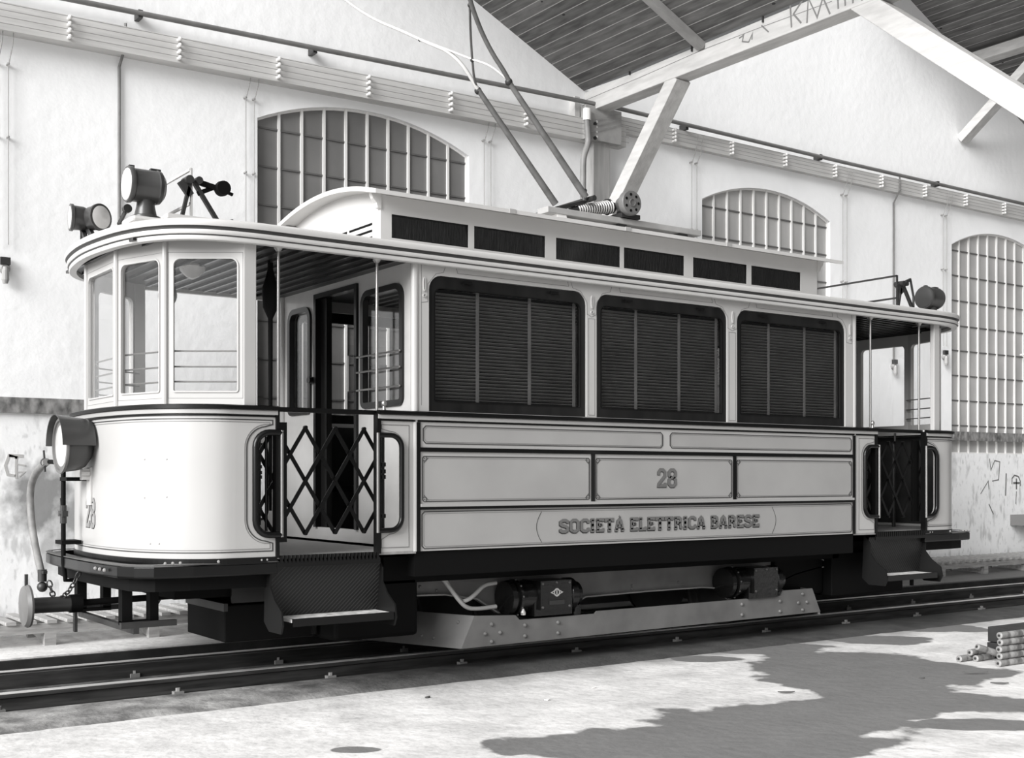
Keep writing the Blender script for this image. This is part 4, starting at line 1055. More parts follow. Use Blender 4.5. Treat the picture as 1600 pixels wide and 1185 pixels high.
    for (px_, py_) in ((226, 718), (260, 718), (226, 778), (260, 777), (235, 850), (249, 850)):
        p = at(px_, py_, Y=.2); v = p.z; s_ = None
        best = min(range(0, 400), key=lambda k: (lambda q: (Vector((q[0], q[1]))-Vector((CX, CY))).normalized().cross(Vector((p.x-CX, p.y-CY)).normalized())**2 if False else abs((q[0]-CX)*(p.y-CY)-(q[1]-CY)*(p.x-CX)))(oncurve(CL[-1]*.45*k/400, 1, 0)))
        q = oncurve(CL[-1]*.45*best/400, 0, 0); dist = math.hypot(q[0]-CX, q[1]-CY)/math.hypot(p.x-CX, p.y-CY)
        z = CZ+(p.z-CZ)*dist; q = oncurve(CL[-1]*.45*best/400, z, 0); rv.ball(q, .006, 6)
    B(rv, 'dash_rivets', paint, smooth=True)
    # deck
    dk = T(); P3 = [Vector((0.0, 0.0))]+[Vector(p) for p in FRS]+[Vector((0.0, W))]
    dk.plate([(p.x, p.y) for p in P3], [], lambda u, v, w: (u, v, w), .79, .81)
    fe = T().sweep(list(reversed([tuple(p) for p in FRS])), [(-.03, .765), (.006, .765), (.006, .808), (-.03, .808)]); B(fe, 'floor_edge', black)
    B(dk, 'platform_floor', deckm)
    tr = T()
    for flip in (None, RY):
        t_ = T()
        for k in range(26): t_.box(-1.07+.0295*k, -.018, .765, -1.052+.0295*k, .004, .815)
        t_.box(-1.09, -.01, .735, -.3, .0, .775)
        if flip: t_.xf(flip)
        B(t_, 'tread_edge', black)
    # bumper / headstock
    BP = [(-.0, .02), (-1.08, .0), (-1.86, .02), (-2.06, .17), (-2.11, .6), (-2.12, 1.15), (-2.11, 1.70), (-2.06, 2.13), (-1.86, 2.28), (-1.08, 2.3), (-0., 2.28)]
    BP = [BP[0], BP[1]]+[(p.x, p.y) for p in smoothpath(BP[1:-1], 1)][1:-1]+[BP[-2], BP[-1]]
    bp_ = T().sweep(list(reversed([b for b in BP[1:-1]])), [(-.10, .69), (.0, .69), (.006, .70), (.006, .765), (-.10, .775)])
    B(bp_, 'bumper_beam', black, bevel=.004)
    e_ = T().sweep(list(reversed(BP[1:-1])), [(-.03, .775), (.008, .773), (.008, .779), (-.03, .782)])
    B(e_, 'bumper_edge_strip', mat('worn_edge', 70, .4))
    bt = T()
    for (x, y) in ((-1.2, .0), (-1.16, .0), (-1.5, .0), (-1.85, .02), (-1.8, .02), (-1.75, .02)): bt.ball((x, y, .79), .010, 6)
    for y in (.42, .52, .62): bt.ball((-2.115, y+.0, .735), .013, 6)
    B(bt, 'bumper_bolts', mat('bolt_heads', 140, .4), smooth=True)
    ap = T(); ap.sweep(list(reversed(BP[1:-1])), [(-.14, .60), (-.08, .60), (-.08, .70), (-.14, .70)]); B(ap, 'headstock', matt_black)
    ub = T(); ub.box(-1.75, .35, .60, 0, W-.35, .70); ub.box(-1.6, .55, .50, -.4, W-.55, .62); B(ub, 'platform_bearers', matt_black)
    # steps both sides
    for flip in (None, RY):
        def F(m):
            if flip: m.xf(flip)
            return m
        s_ = T()
        tr = F(T().box(-1.05, -.16, .372, -.28, .10, .392)); st = B(tr, 'step_tread', treadm)
        B(F(T().box(-1.05, -.17, .345, -.28, -.155, .398)), 'tread_nosing', black, st)
        prof_ = [(.10, .78), (.02, .70), (.02, .60), (-.05, .52), (-.16, .45), (-.18, .36), (-.15, .30), (.04, .30), (.12, .36)]
        for x in (-1.13, -.27):
            B(F(T().plate(prof_, [], lambda u, v, w, x=x: (x+w, u, v), 0, .012)), 'step_bracket', mat('step_bracket_iron', 16, .5, spec=.25), st)
        B(F(T().add([(-1.12, .10, .37), (-.27, .10, .37), (-.27, .04, .76), (-1.12, .04, .76), (-1.12, .108, .37), (-.27, .108, .37), (-.27, .048, .76), (-1.12, .048, .76)],
            [(0, 1, 2, 3), (4, 7, 6, 5), (0, 4, 5, 1), (2, 6, 7, 3), (0, 3, 7, 4), (1, 5, 6, 2)])), 'step_back_plate', meshm, st)
        gr = T()
        for k in range(34):
            u = -1.36+.032*k; a_ = (max(u, -1.12), .38+max(0, -1.12-u)); L__ = min(-.27-a_[0], .76-a_[1])
            if L__ > .02: gr.beam((a_[0], .10-(a_[1]-.37)*.153, a_[1]), (a_[0]+L__, .10-(a_[1]+L__-.37)*.153, a_[1]+L__), .003, .006)
        B(F(gr), 'step_back_mesh', mat('mesh_wire', 38, .5), st)
        B(F(T().tube([(-.83, -.03, .37), (-.83, -.03, .27)], .02, 8)), 'step_spring', matt_black, st)
    # controller and brake column on the platform
    cx_ = -1.62
    B(T().box(cx_-.1, 1.32, .81, cx_+.12, 1.72, 1.70), 'controller', lining, bevel=.02)
    B(T().lathe((cx_, 1.5, 1.70), (0, 0, 1), [(0, .10), (.03, .10), (.04, .03), (.08, .03)], 16).tube([(cx_, 1.5, 1.78), (cx_+.12, 1.45, 1.80)], .012, 8), 'controller_handle', brass, smooth=True)
    B(T().tube([(cx_+.05, .75, .81), (cx_+.05, .75, 1.72)], .02, 10).tube([(cx_+.05, .75, 1.72), (cx_+.16, .65, 1.74), (cx_+.16, .65, 1.82)], .012, 8), 'brake_column', darksteel, smooth=True)
    lp = T().lathe((-1.25, 1.15, 2.93), (0, 0, -1), [(0, .09), (.02, .1), (.05, .09), (.09, .05), (.11, .01)], 20); B(lp, 'platform_ceiling_lamp', lens, smooth=True)
platform(None, True)
platform(RX, False)
# hanging switch box and rod seen through the entrance
TB().tube([(-.86, .62, 2.92), (-.86, .62, 2.86), (-.86, .62, 2.80), (-.86, .62, 2.72), (-.86, .62, 2.58), (-.86, .62, 2.50), (-.86, .62, 1.1)], [.02, .02, .035, .06, .055, .018, .011], 12).build('overhead_brake_lever', matt_black, smooth=True)
TB().tube([(5.75, .9, 2.92), (5.75, .9, 2.80), (5.70, .9, 2.77), (5.66, .9, 2.80), (5.66, .9, 2.86)], .010, 8).build('hand_strap_ring', matt_black)
TB().lathe((-1.2, 1.8, 2.78), (-.85, -.5, 0), [(0, .085), (.02, .09), (.03, .07)], 24).build('reflector_disc', mat('disc_grey', 120, .4))
# front number
def dashfront(u, v, w):      # u measured from centre towards the near side
    return oncurve(S_MID-u if True else u, v, w)
text('28', -.105, 1.00, .105, .185, (lambda u, v, w: oncurve(S_MID-u, v, w)) if oncurve(S_MID-.1, 1, 0)[1] < 1.15 and False else (lambda u, v, w: oncurve(S_MID+(-u if oncurve(S_MID+.1, 1, 0)[1] > 1.15 else u), v, w)), letter_front, letter_sh, .028, .002, name='front_number', sh=.003)

# ---- dash headlamp with hood
hx, hy, hz = -2.01, 1.15, 1.565
hl = TB().lathe((hx, hy, hz), (-1, 0, 0), [(-.02, .06), (.0, .11), (.03, .15), (.07, .172), (.17, .185), (.18, .185)], 36).build('headlamp', lampbody, smooth=True)
TB().lathe((hx-.178, hy, hz), (-1, 0, 0), [(0, .19), (.008, .198), (.02, .196), (.022, .176), (.01, .172)], 36).build('headlamp_rim', steel, hl, smooth=True)
TB().lathe((hx-.176, hy, hz), (-1, 0, 0), [(0, .176), (.008, .172), (.016, .12), (.02, .0)], 36).build('headlamp_lens', lens, hl, smooth=True)
hd = TB(); N_ = 18; R1 = .212
for (x, r_) in ((hx+.0, .19), (hx-.2, .215), (hx-.235, .222)):
    for k in range(N_+1):
        t = math.radians(0+180*k/N_); hd.v += [(x, hy+r_*math.cos(t), hz+r_*math.sin(t)), (x, hy+(r_-.008)*math.cos(t), hz+(r_-.008)*math.sin(t))]
for i in range(2):
    for k in range(N_):
        a = i*2*(N_+1)+2*k; b = a+2*(N_+1)
        hd.f += [(a, a+2, b+2, b), (a+1, b+1, b+3, a+3)]
for i in (0, 2):
    for k in range(N_): a = i*2*(N_+1)+2*k; hd.f.append((a, a+1, a+3, a+2))
hd.m = [0]*len(hd.f); hd.build('headlamp_hood', lampbody, hl, smooth=True)
br = TB(); br.box(hx-.05, hy-.035, hz-.24, hx+.02, hy+.035, hz-.16); br.box(hx+.0, hy-.045, hz-.42, hx+.035, hy+.045, hz-.15); br.box(hx-.06, hy-.05, hz-.21, hx, hy-.03, hz-.18)
br.build('headlamp_bracket', mat('bracket_grey', 190, .4), hl, bevel=.004)

# ---- pipes, hose, coupler at the front
yv = 1.38
P = [at(px, py, X=-2.12) for px, py in ((97, 893), (99, 880), (99, 760), (99, 737), (94, 725), (84, 722), (73, 722))]
ap_ = TB().tube([(-2.03, 1.40, .60), (-2.10, 1.40, .60)]+[tuple(p) for p in P[1:3]]+smoothpath(P[3:], 2), .017, 10).build('brake_air_pipe', matt_black, smooth=True)
q = at(99, 803, X=-2.12); m = TB().ball(q, .03, 10).box(q.x-.02, q.y-.05, q.z-.02, q.x+.02, q.y+.06, q.z+.02); m.tube([(q.x, q.y, q.z-.07), (q.x, q.y, q.z+.06)], .023, 10); m.beam((q.x, q.y+.04, q.z+.0), (q.x, q.y+.07, q.z+.11), .01, .012)
m.build('air_cock', darksteel, ap_)
for py in (749, 848):
    q = at(99, py, X=-2.12); TB().box(q.x-.02, q.y-.16 if py == 749 else q.y-.03, q.z-.014, q.x+.12, q.y+.02 if py == 749 else q.y+.14, q.z+.014).build('pipe_clip', matt_black, ap_)
P = [at(px, py, X=-2.14) for px, py in ((73, 722), (66, 728), (57, 738), (50, 752), (47, 772), (48, 800), (51, 830), (56, 858), (61, 880), (65, 897))]
h = TB().tube(smoothpath(P, 2), .028, 12).build('brake_hose', rubber, smooth=True)
q = at(70, 723, X=-2.14); m = TB().ball(q, .034, 10).tube([q+Vector((0, -.05, 0)), q+Vector((0, .05, -.02))], .026, 10).beam(q, q+Vector((0, .03, .09)), .012, .012).beam(q, q+Vector((0, -.01, -.07)), .012, .012)
m.build('hose_clamp', darksteel, h)
q = at(66, 903, X=-2.14); m = TB().tube([q+Vector((0, 0, .06)), q+Vector((0, 0, -.03))], .033, 10).ball(q+Vector((0, 0, -.07)), .04, 10).box(q.x-.015, q.y-.09, q.z+.035, q.x+.015, q.y+.05, q.z+.055); m.build('hose_coupling', darksteel, h, smooth=True)
bz = .455
cp = TB().tube([(-2.40, 1.15, bz), (-2.12, 1.15, bz)], .055, 16).build('coupling_bar', darksteel, smooth=True)
TB().tube([(-2.14, 1.15, bz), (-2.06, 1.15, bz)], .065, 14).tube([(-2.1, 1.15, bz), (-1.1, 1.15, bz+.02)], .024, 12).build('draw_rod', matt_black, cp, smooth=True)
TB().lathe((-2.40, 1.15, bz), (-1, 0, 0), [(0, .07), (.01, .145), (.025, .15), (.05, .135), (.062, .04), (.062, .0)], 36).build('buffer_disc', steel, cp, smooth=True)
TB().box(-2.44, 1.14, bz+.12, -2.42, 1.16, bz+.22).box(-2.11, 1.13, bz-.2, -2.09, 1.17, bz-.02).build('coupling_pins', darksteel, cp)
ch = TB(); c0 = Vector((-2.10, 1.14, .62)); c1 = Vector((-2.12, 1.16, .49)); 
def chain(p0, p1, n, sag):
    m = TB()
    for k in range(n):
        t0 = k/n; t1 = (k+1)/n
        a = p0.lerp(p1, t0)-Vector((0, 0, sag*4*t0*(1-t0))); b = p0.lerp(p1, t1)-Vector((0, 0, sag*4*t1*(1-t1)))
        c = (a+b)/2; d = (b-a); L = d.length*.72; d.normalize(); s_ = d.cross(Vector((1, 0, .2) if k % 2 else (0, .6, 1))).normalized()
        m.tube([c+d*L*math.cos(t)*.9+s_*.017*math.sin(t) for t in [PI/5*j for j in range(11)]], .0055, 6)
    return m
chain(Vector((-2.10, 1.05, .68)), Vector((-2.20, 1.15, .50)), 7, .03).build('coupling_chain', darksteel, cp)
chain(Vector((-2.28, 1.15, .62)), Vector((-2.22, 1.15, .45)), 6, .02).build('coupling_chain', darksteel, cp)
for (y) in (.62, 1.68):
    m = TB().box(-1.95, y-.04, .36, -1.88, y+.04, .70).box(-1.95, y-.04, .34, -1.70, y+.04, .37).box(-1.76, y-.04, .36, -1.70, y+.04, .62).build('life_guard_hanger', matt_black)
TB().box(-1.98, .5, .33, -1.6, .54, .37).box(-1.98, 1.76, .33, -1.6, 1.8, .37).box(-1.9, .5, .29, -1.86, 1.8, .33).build('trip_gate', darksteel)
TB().box(-1.25, .52, .18, -.55, 1.25, .44).build('sand_box', matt_black, bevel=.008)
TB().box(-1.26, .51, .40, -1.23, 1.26, .455).box(-1.2, .51, .455, -.6, .53, .60).build('sand_box_flange', darksteel)
TB().box(-.5, .3, .15, .2, 2.0, .6).build('motor_casing', matt_black, bevel=.03)
TB().box(4.9, .3, .18, 6.0, 2.0, .6).build('resistor_box', matt_black, bevel=.01)
TB().box(4.2, .4, .2, 4.9, 1.9, .6).build('motor_casing', matt_black, bevel=.03)

# ---- truck
ty = .45
top_ = [(.18, .44), (.50, .43), (.80, .38), (1.0, .26), (1.72, .26), (1.9, .335), (2.6, .345), (3.25, .345), (3.42, .33), (3.54, .28), (3.62, .21), (4.02, .205), (4.12, .27), (4.25, .34), (4.5, .41), (4.8, .455), (5.04, .47), (5.04, .50), (4.7, .57), (4.4, .67), (3.95, .72), (3.6, .70), (3.4, .62), (3.2, .555), (2.6, .57), (1.95, .59), (1.72, .64), (1.5, .72), (.95, .72), (.7, .66), (.45, .60), (.18, .59)]
for f in (None, RY):
    m = TB().plate(top_, [], lambda u, v, w: (u, ty-w, v), -.02, 0)
    fl = TB(); fl.ribbon(top_[:19], .012, lambda u, v, w: (u, ty-w, v), 0, .05); fl.ribbon(top_[18:], .008, lambda u, v, w: (u, ty-w, v), 0, .02)
    rv = TB()
    for (x, z) in ((2.45, .40), (2.45, .37), (3.0, .40), (3.05, .38), (.3, .5), (4.7, .50), (4.5, .46), (.45, .46)): rv.ball((x, ty-.004, z), .012, 6)
    ax = TB()
    for xc in (1.37, 3.77): ax.box(xc-.13, ty-.12, .2, xc+.13, ty+.02, .5)
    gb = TB()
    lw = [(.52, .03), (4.615, .055), (4.50, .285), (4.10, .285), (4.07, .24), (3.3, .235), (1.86, .235), (1.84, .215), (1.07, .215), (1.03, .255), (.64, .275)]
    gb.plate(lw, [], lambda u, v, w: (u, .22-w, v), 0, .02)
    for (x, z) in ((.80, .20), (.74, .13), (.88, .13), (.80, .065), (1.12, .17), (1.12, .085), (1.45, .17), (1.45, .085), (3.55, .19), (3.55, .095), (4.05, .19), (4.05, .095), (4.36, .24), (4.30, .16), (4.42, .16), (4.36, .09)): gb.ball((x, .198, z), .017, 8)
    # sloping plough ends
    for (xa, xb, sx) in ((.52, .64, -1), (4.615, 4.50, 1)):
        gb.add([(xa, .2, .03), (xb, .2, .275), (xb+sx*.37, 1.15, .275), (xa+sx*.37, 1.15, .03), (xa-sx*.02, .21, .03), (xb-sx*.02, .21, .275), (xb+sx*.35, 1.15, .275), (xa+sx*.35, 1.15, .03)],
               [(0, 1, 2, 3), (4, 7, 6, 5), (0, 4, 5, 1), (2, 6, 7, 3), (0, 3, 7, 4), (1, 5, 6, 2)])
        for (t, z) in ((.13, .22), (.3, .09), (.42, .1)): gb.ball((xa+(xb-xa)*(z-.03)/.245+sx*.37*t*.95, .2+.95*t-.006, z), .015, 8)
    for mm in (m, fl, rv, ax, gb):
        if f: mm.xf(f)
    o = m.build('truck_side_frame', steel2)
    fl.build('frame_flange', mat('flange_grey', 130, .4), o); rv.build('frame_rivets', steel2, o, smooth=True); ax.build('axle_box', matt_black, o, bevel=.02)
    gb.build('wheel_guard', steel2)
    for xc in (1.37, 3.77):
        y = .68
        wv = TB().lathe((xc, y-.045, .335), (0, 1, 0), [(0, .0), (0, .06), (.015, .07), (.02, .09), (.03, .3), (.012, .34), (.0, .375), (.05, .385), (.07, .385), (.075, .41), (.10, .41), (.105, .1), (.11, 0)], 40)
        if f: wv.xf(f)
        wv.build('wheel', darksteel, smooth=True)
for xc in (1.37, 3.77): TB().tube([(xc, .4, .335), (xc, 1.9, .335)], .06, 14).build('axle', matt_black)
TB().box(.3, .8, .45, 4.6, 1.5, .62).build('underframe', matt_black)
TB().box(-.1, .3, .55, 5.0, 2.0, .75).build('floor_framing', matt_black)
# suspension motor casings visible between frame and guard
def gearcase(xc, full):
    y = .30; z = .385
    m = TB(); m.lathe((xc-.40, y, z), (1, 0, 0), [(0, .06), (.01, .135), (.05, .14), (.055, .12), (.08, .12), (.085, .145), (.11, .145), (.115, .12), (.2, .125), (.6, .125), (.61, .135), (.67, .135), (.68, .11), (.73, .10), (.75, .06), (.76, 0)], 28)
    m.box(xc-.14, y-.15, z-.10, xc+.17, y+.1, z+.13); m.box(xc-.18, y-.12, z-.15, xc+.2, y+.1, z-.02)
    m.tube([(xc+.3, y-.04, z-.09), (xc+.3, y-.04, z-.17)], .045, 12)
    o = m.build('axle_gear_case', mat('gloss_black_casting', 14, .25, coat=.25, spec=.3, bump=.25, bscale=22), smooth=True)
    b = TB()
    for (x, zz) in ((xc-.12, .11), (xc+.15, .11), (xc-.12, -.08), (xc+.15, -.08), (xc+.02, .115)): b.ball((x, y-.152, z+zz), .012, 6)
    for a_ in range(6): b.ball((xc-.3, y-.145*math.sin(PI*a_/5+.2)*.98, z+.145*math.cos(PI*a_/5+.2)), .010, 6)
    b.build('case_bolts', mat('oily_bolts', 90, .2, metal=.5), o, smooth=True)
    if full:
        g = TB(); g.ribbon([(xc+.02-.055, z+.035), (xc+.02, z+.01), (xc+.02+.055, z+.035), (xc+.02, z+.06)], .008, nearsideY(y-.151), 0, .004, closed=True)
        g.ribbon([(xc+.02+.026*math.cos(t), z+.035+.03*math.sin(t)) for t in [PI/8*k for k in range(16)]], .007, nearsideY(y-.151), 0, .005, closed=True)
        g.ribbon([(xc+.02, z+.02), (xc+.02, z+.05)], .008, nearsideY(y-.151), 0, .004)
        g.build('maker_emblem', mat('cast_emblem', 165, .4), o)
        n_ = TB().plate(rrect(xc-.055, z-.062, xc+.095, z-.028, .004), [], nearsideY(y-.151), 0, .006).build('name_plate', darksteel, o)
        oi = TB().lathe((xc-.29, y-.12, z-.13), (0, 0, 1), [(0, .02), (.02, .022), (.05, .008)], 10).build('oil_cup', mat('bright_metal', 200, .25, metal=.8), o)
def nearsideY(y): return lambda u, v, w: (u, y-w, v)
gearcase(1.38, True); gearcase(3.80, False)
# cables to the first motor
for pts, nm in ([(668, 885), (685, 897), (700, 915), (718, 940), (730, 951), (748, 952), (775, 948)], 'motor_cable'), ([(688, 893), (700, 915), (718, 938), (728, 940), (742, 930), (756, 914), (775, 911)], 'motor_cable'):
    P = [at(px, py, Y=.27 if i > 2 else .33) for i, (px, py) in enumerate(pts)]
    TB().tube(smoothpath(P, 2), .017, 10).build(nm, mat('pale_cable', 150, .6, var=14), smooth=True)

# ---- roof fittings
def roof_lamp(x, y, z, sgn, legs=True):
    o = TB().lathe((x, y, z-.23), (0, 0, 1), [(0, .10), (.02, .10), (.03, .075), (.09, .062), (.2, .05)], 24).build('roof_headlamp', lampbody, smooth=True)
    TB().lathe((x-.13*sgn, y, z), (sgn, 0, 0), [(0, .118), (.012, .124), (.03, .122), (.04, .112), (.19, .112), (.20, .118), (.225, .112), (.25, .08), (.262, 0)], 36).build('lamp_drum', lampbody, o, smooth=True)
    TB().lathe((x-.128*sgn, y, z), (-sgn, 0, 0), [(0, .110), (.006, .105), (.014, .06), (.017, 0)], 32).build('lamp_lens' if legs else 'lamp_shutter', lens if legs else lampbody, o, smooth=True)
    TB().tube([(x-.13*sgn-.0, y, z), (x-.135*sgn, y, z)], .001, 4).box(x-.115, y-.015, z+.112, x-.08, y+.015, z+.13).box(x+.03, y-.02, z+.108, x+.10, y+.02, z+.125).build('lamp_cap', darksteel, o)
    TB().box(x-.13, y-.12, z-.27, x+.13, y+.12, z-.225).build('lamp_base', roofpaint, o, bevel=.02)
roof_lamp(-1.79, .58, 3.325, 1); roof_lamp(6.75, .5, 3.28, 1, False)
# twin marker lamp on far front corner
c = Vector((-1.85, 1.70, 3.29))
o = TB().beam((-1.80, 1.62, 3.06), (-1.86, 1.70, 3.24), .05, .03).beam((-1.86, 1.80, 3.06), (-1.88, 1.72, 3.24), .05, .03).beam((-1.9, 1.55, 3.08), (-1.87, 1.85, 3.27), .03, .03).build('marker_lamp_bracket', darksteel)
for d in ((-1, .1, 0), (.42, -.9, 0)):
    d = Vector(d).normalized(); p = c+d*.01
    a_ = TB().lathe(p, d, [(0, .02), (.0, .075), (.03, .088), (.10, .092), (.105, .102), (.125, .102), (.128, .09)], 28).build('marker_lamp', lampbody, o, smooth=True)
    TB().lathe(p+d*.122, d, [(0, .092), (.006, .085), (.012, 0)], 28).build('marker_lamp_lens', lens, o, smooth=True)
# retriever A-frames and sign frames
def aframe(x, y, s_, weight):
    zb = 3.10
    o = TB().box(x-.17, y-.04, 3.075, x+.24, y+.04, 3.105).build('retriever_base', roofpaint)
    TB().beam((x-.06, y, zb), (x, y, zb+.25), .03, .022).beam((x+.19, y, zb), (x+.02, y, zb+.25), .03, .026).build('retriever_frame', darksteel, o)
    TB().tube([(x-.02, y-.05, zb+.25), (x-.02, y+.06, zb+.25)], .028, 12).tube([(x+.05, y-.04, zb+.255), (x+.05, y+.04, zb+.255)], .025, 12).beam((x-.07, y, zb+.24), (x, y, zb+.15), .03, .05).build('retriever_pivot', darksteel, o, smooth=True)
    if weight:
        TB().beam((x+.05, y, zb+.25), (x+.22, y-.01, zb+.215), .025, .035).beam((x+.05, y, zb+.17), (x+.15, y, zb+.22), .02, .03).lathe((x+.22, y-.05, zb+.225), (0, 1, 0), [(0, .015), (.0, .048), (.035, .052), (.07, .048)], 24).beam((x+.25, y, zb+.21), (x+.30, y, zb+.195), .02, .018).build('counterweight', matt_black, o)
    else:
        TB().beam((x+.05, y, zb+.27), (x+.15, y, zb+.31), .025, .03).tube([(x+.15, y, zb+.31), (x+.2, y, zb+.14), (x+.2, y, zb)], .012, 8).build('latch_arm', darksteel, o)
    xf_ = x+(.005 if s_ > 0 else -.07)
    m = TB(); y1 = y+1.08
    m.beam((xf_, y, zb+.25), (xf_, y, zb+.335), .014, .018, up=(0, 1, 0)); m.beam((xf_, y, zb+.33), (xf_, y1, zb+.33), .014, .018); m.beam((xf_, y1, zb+.33), (xf_, y1, zb), .014, .018, up=(0, 1, 0)); m.beam((xf_, y, zb+.10), (xf_, y1, zb+.10), .014, .018)
    m.beam((xf_, y, zb), (xf_, y, zb+.25), .014, .018, up=(0, 1, 0))
    m.build('sign_frame', mat('pale_frame_iron', 175, .5) if s_ > 0 else darksteel, o)
aframe(-1.56, .35, 1, True); aframe(6.04, .35, -1, False)
# second retriever stub behind left lamp
TB().beam((-1.92, .75, 3.08), (-1.84, .85, 3.2), .02, .02).lathe((-1.84, .80, 3.21), (0, 1, 0), [(0, .03), (.04, .03)], 14).build('retriever_stop', darksteel)

# ---- bow collector
yb0, yb1 = .88, 1.42
o = TB().box(1.86, yb0, 3.665, 3.70, yb0+.16, 3.72).build('bow_collector', mat('collector_board', 160, .6, var=8), bevel=.006)
TB().box(1.86, yb1, 3.665, 3.70, yb1+.16, 3.72).build('collector_board', mat('collector_board', 160, .6), o, bevel=.006)
for x in (2.02, 2.72, 3.48):
    for y in (yb0, yb1):
        TB().plate([(x-.07, 3.585), (x+.09, 3.585), (x+.07, 3.60), (x+.05, 3.665), (x-.05, 3.665), (x-.04, 3.62)], [], lambda u, v, w, y=y: (u, y+.01+w, v), 0, .10).build('insulator_foot', porcelain if x < 2.1 else darksteel, o)
sp = TB()
def spring(p0, p1, r0, r1, n, w=.006):
    p0, p1 = Vector(p0), Vector(p1); d = (p1-p0).normalized(); x = d.orthogonal().normalized(); y = d.cross(x); P = []
    for k in range(n*12+1):
        t = k/(n*12); r = r0+(r1-r0)*t; a = 2*PI*k/12; P.append(p0.lerp(p1, t)+(x*math.cos(a)+y*math.sin(a))*r)
    return P
sp.tube(spring((2.28, 1.0, 3.76), (2.66, .98, 3.83), .035, .06, 15), .0075, 6)
sp.build('collector_spring', mat('bright_spring', 195, .35, metal=.3), o, smooth=True)
TB().tube([(2.2, 1.0, 3.75), (2.66, .98, 3.83)], .03, 10).build('spring_core', darksteel, o)
TB().tube(spring((1.98, 1.05, 3.66), (2.3, 1.05, 3.67), .035, .035, 10), .006, 6).build('collector_spring', mat('bright_spring', 195, .35), o, smooth=True)
m = TB().lathe((2.76, .80, 3.85), (0, 1, 0), [(0, .0), (0, .03), (-.01, .03), (-.01, .035), (0, .035), (0, .108), (.012, .115), (.06, .115), (.07, .10), (.16, .07), (.18, .05)], 36)
m.build('spring_drum', mat('drum_grey', 100, .4, var=8), o, smooth=True)
m = TB()
for k in range(7): t = 2*PI*k/7; m.lathe((2.76+.075*math.cos(t), .797, 3.85+.075*math.sin(t)), (0, 1, 0), [(0, .013), (.01, .013)], 10)
m.build('drum_holes', matt_black, o)
TB().box(2.68, .85, 3.72, 2.90, 1.5, 3.76).add([(2.70, .86, 3.72), (2.86, .86, 3.72), (2.80, .86, 3.82), (2.74, .86, 3.82), (2.70, .98, 3.72), (2.86, .98, 3.72), (2.80, .98, 3.82), (2.74, .98, 3.82)], [(0, 1, 2, 3), (4, 7, 6, 5), (0, 4, 5, 1), (1, 5, 6, 2), (2, 6, 7, 3), (3, 7, 4, 0)]).lathe((2.64, 1.0, 3.83), (1, 0, 0), [(-.03, .07), (0, .075), (.02, .05), (.06, .05)], 20).build('drum_bracket', darksteel, o)
n_ = Vector((-.8, 0, .9)).cross(Vector((0, 1, 0))); p0 = Vector((2.32, 1.1, 3.86))
def cpnt(px, py): return at_plane(px, py, p0, n_)
def ctube(name, pts, r, m, ext=None):
    P = [cpnt(*p) for p in pts]
    if ext: d = (P[-1]-P[-2]).normalized(); P.append(P[-1]+d*ext)
    P = smoothpath(P, 2) if len(P) > 2 else P
    if isinstance(r, tuple): R = [r[0]+(r[1]-r[0])*i/(len(P)-1) for i in range(len(P))]
    else: R = r
    return TB().tube(P, R, 10).build(name, m, o, smooth=True)
ctube('collector_arm', [(915, 308), (795, 128)], (.034, .024), greytube)
ctube('collector_arm', [(868, 319), (747, 140)], (.034, .024), greytube)
ctube('bow_tube', [(800, 135), (788, 112), (770, 85), (752, 50), (738, 12), (733, -6)], .020, greytube, .5)
ctube('bow_tube', [(750, 146), (740, 128), (722, 100), (700, 80), (676, 70), (657, 62), (625, 47), (590, 33), (560, 15), (540, 0)], (.019, .011), lighttube, .5)
ctube('cross_tube', [(747, 142), (741, 125), (738, 96), (735, 50), (734, 8)], .011, greytube)
ctube('cross_tube', [(793, 124), (770, 105), (755, 98), (738, 93), (700, 78), (657, 62)], .010, lighttube)
j = TB()
for px, py, r_ in ((795, 128, .034), (747, 142, .034), (734, 8, .02), (656, 62, .018), (738, 94, .02), (876, 248, .032), (830, 266, .032)):
    if py > 200: continue
    c = cpnt(px, py); j.ball(c, r_, 10)
j.build('collector_clamps', darksteel, o, smooth=True)
TB().beam((2.05, .97, 3.74), (2.42, .99, 3.86), .03, .03).beam((2.05, 1.48, 3.74), (2.42, 1.36, 3.88), .03, .03).tube([(2.36, .85, 3.85), (2.36, 1.55, 3.85)], .025, 10).tube([(2.3, .92, 3.83), (2.3, .92, 3.90), (2.33, .95, 3.93)], .02, 8).build('collector_hinge', darksteel, o)
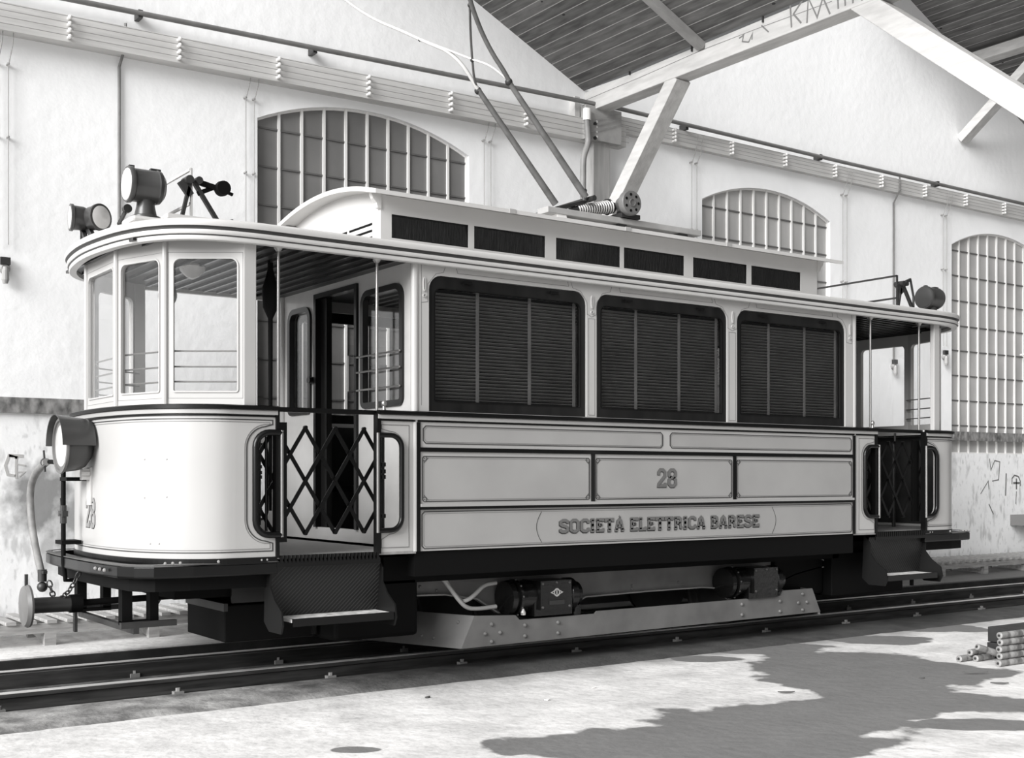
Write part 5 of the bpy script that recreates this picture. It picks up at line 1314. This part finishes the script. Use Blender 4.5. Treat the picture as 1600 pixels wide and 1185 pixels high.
# ================================================================== light and camera
w = bpy.data.worlds.new('World'); bpy.context.scene.world = w; w.use_nodes = True; nt = w.node_tree; bg = nt.nodes['Background']
tc = nt.nodes.new('ShaderNodeTexCoord'); sep = nt.nodes.new('ShaderNodeSeparateXYZ'); nt.links.new(tc.outputs['Generated'], sep.inputs[0])
mr = nt.nodes.new('ShaderNodeMapRange'); mr.inputs['From Min'].default_value = -.25; mr.inputs['From Max'].default_value = .9
mr.inputs['To Min'].default_value = .35; mr.inputs['To Max'].default_value = 1.25; nt.links.new(sep.outputs['Z'], mr.inputs['Value'])
mrx = nt.nodes.new('ShaderNodeMapRange'); mrx.inputs['From Min'].default_value = .35; mrx.inputs['From Max'].default_value = -.9
mrx.inputs['To Min'].default_value = .22; mrx.inputs['To Max'].default_value = 2.0; nt.links.new(sep.outputs['X'], mrx.inputs['Value'])
ml = nt.nodes.new('ShaderNodeMath'); ml.operation = 'MULTIPLY'; nt.links.new(mr.outputs[0], ml.inputs[0]); nt.links.new(mrx.outputs[0], ml.inputs[1])
cb = nt.nodes.new('ShaderNodeCombineColor')
for k in range(3): nt.links.new(ml.outputs[0], cb.inputs[k])
nt.links.new(cb.outputs[0], bg.inputs[0]); bg.inputs[1].default_value = .85
s = bpy.data.lights.new('sun', 'SUN'); s.energy = 6.0; s.angle = math.radians(35); so = bpy.data.objects.new('sun', s); C.objects.link(so)
d = Vector((.90, .28, -.43)); so.rotation_euler = d.to_track_quat('-Z', 'Y').to_euler(); so.location = (-9, -6, 9)
cam = bpy.data.cameras.new('camera'); co = bpy.data.objects.new('camera', cam); C.objects.link(co)
cam.sensor_width = 36; cam.sensor_fit = 'HORIZONTAL'; cam.lens = F/1600*36; cam.shift_y = (HY-592.5)/1600; cam.shift_x = 0
co.location = (CX, CY, CZ); co.rotation_euler = (PI/2, 0, -math.atan2(CC, SS)); cam.clip_start = .05
sc = bpy.context.scene; sc.camera = co
sc.view_settings.view_transform = 'Standard'; sc.view_settings.look = 'None'; sc.view_settings.gamma = 1; sc.view_settings.use_curve_mapping = False
sc.view_settings.exposure = 0.02
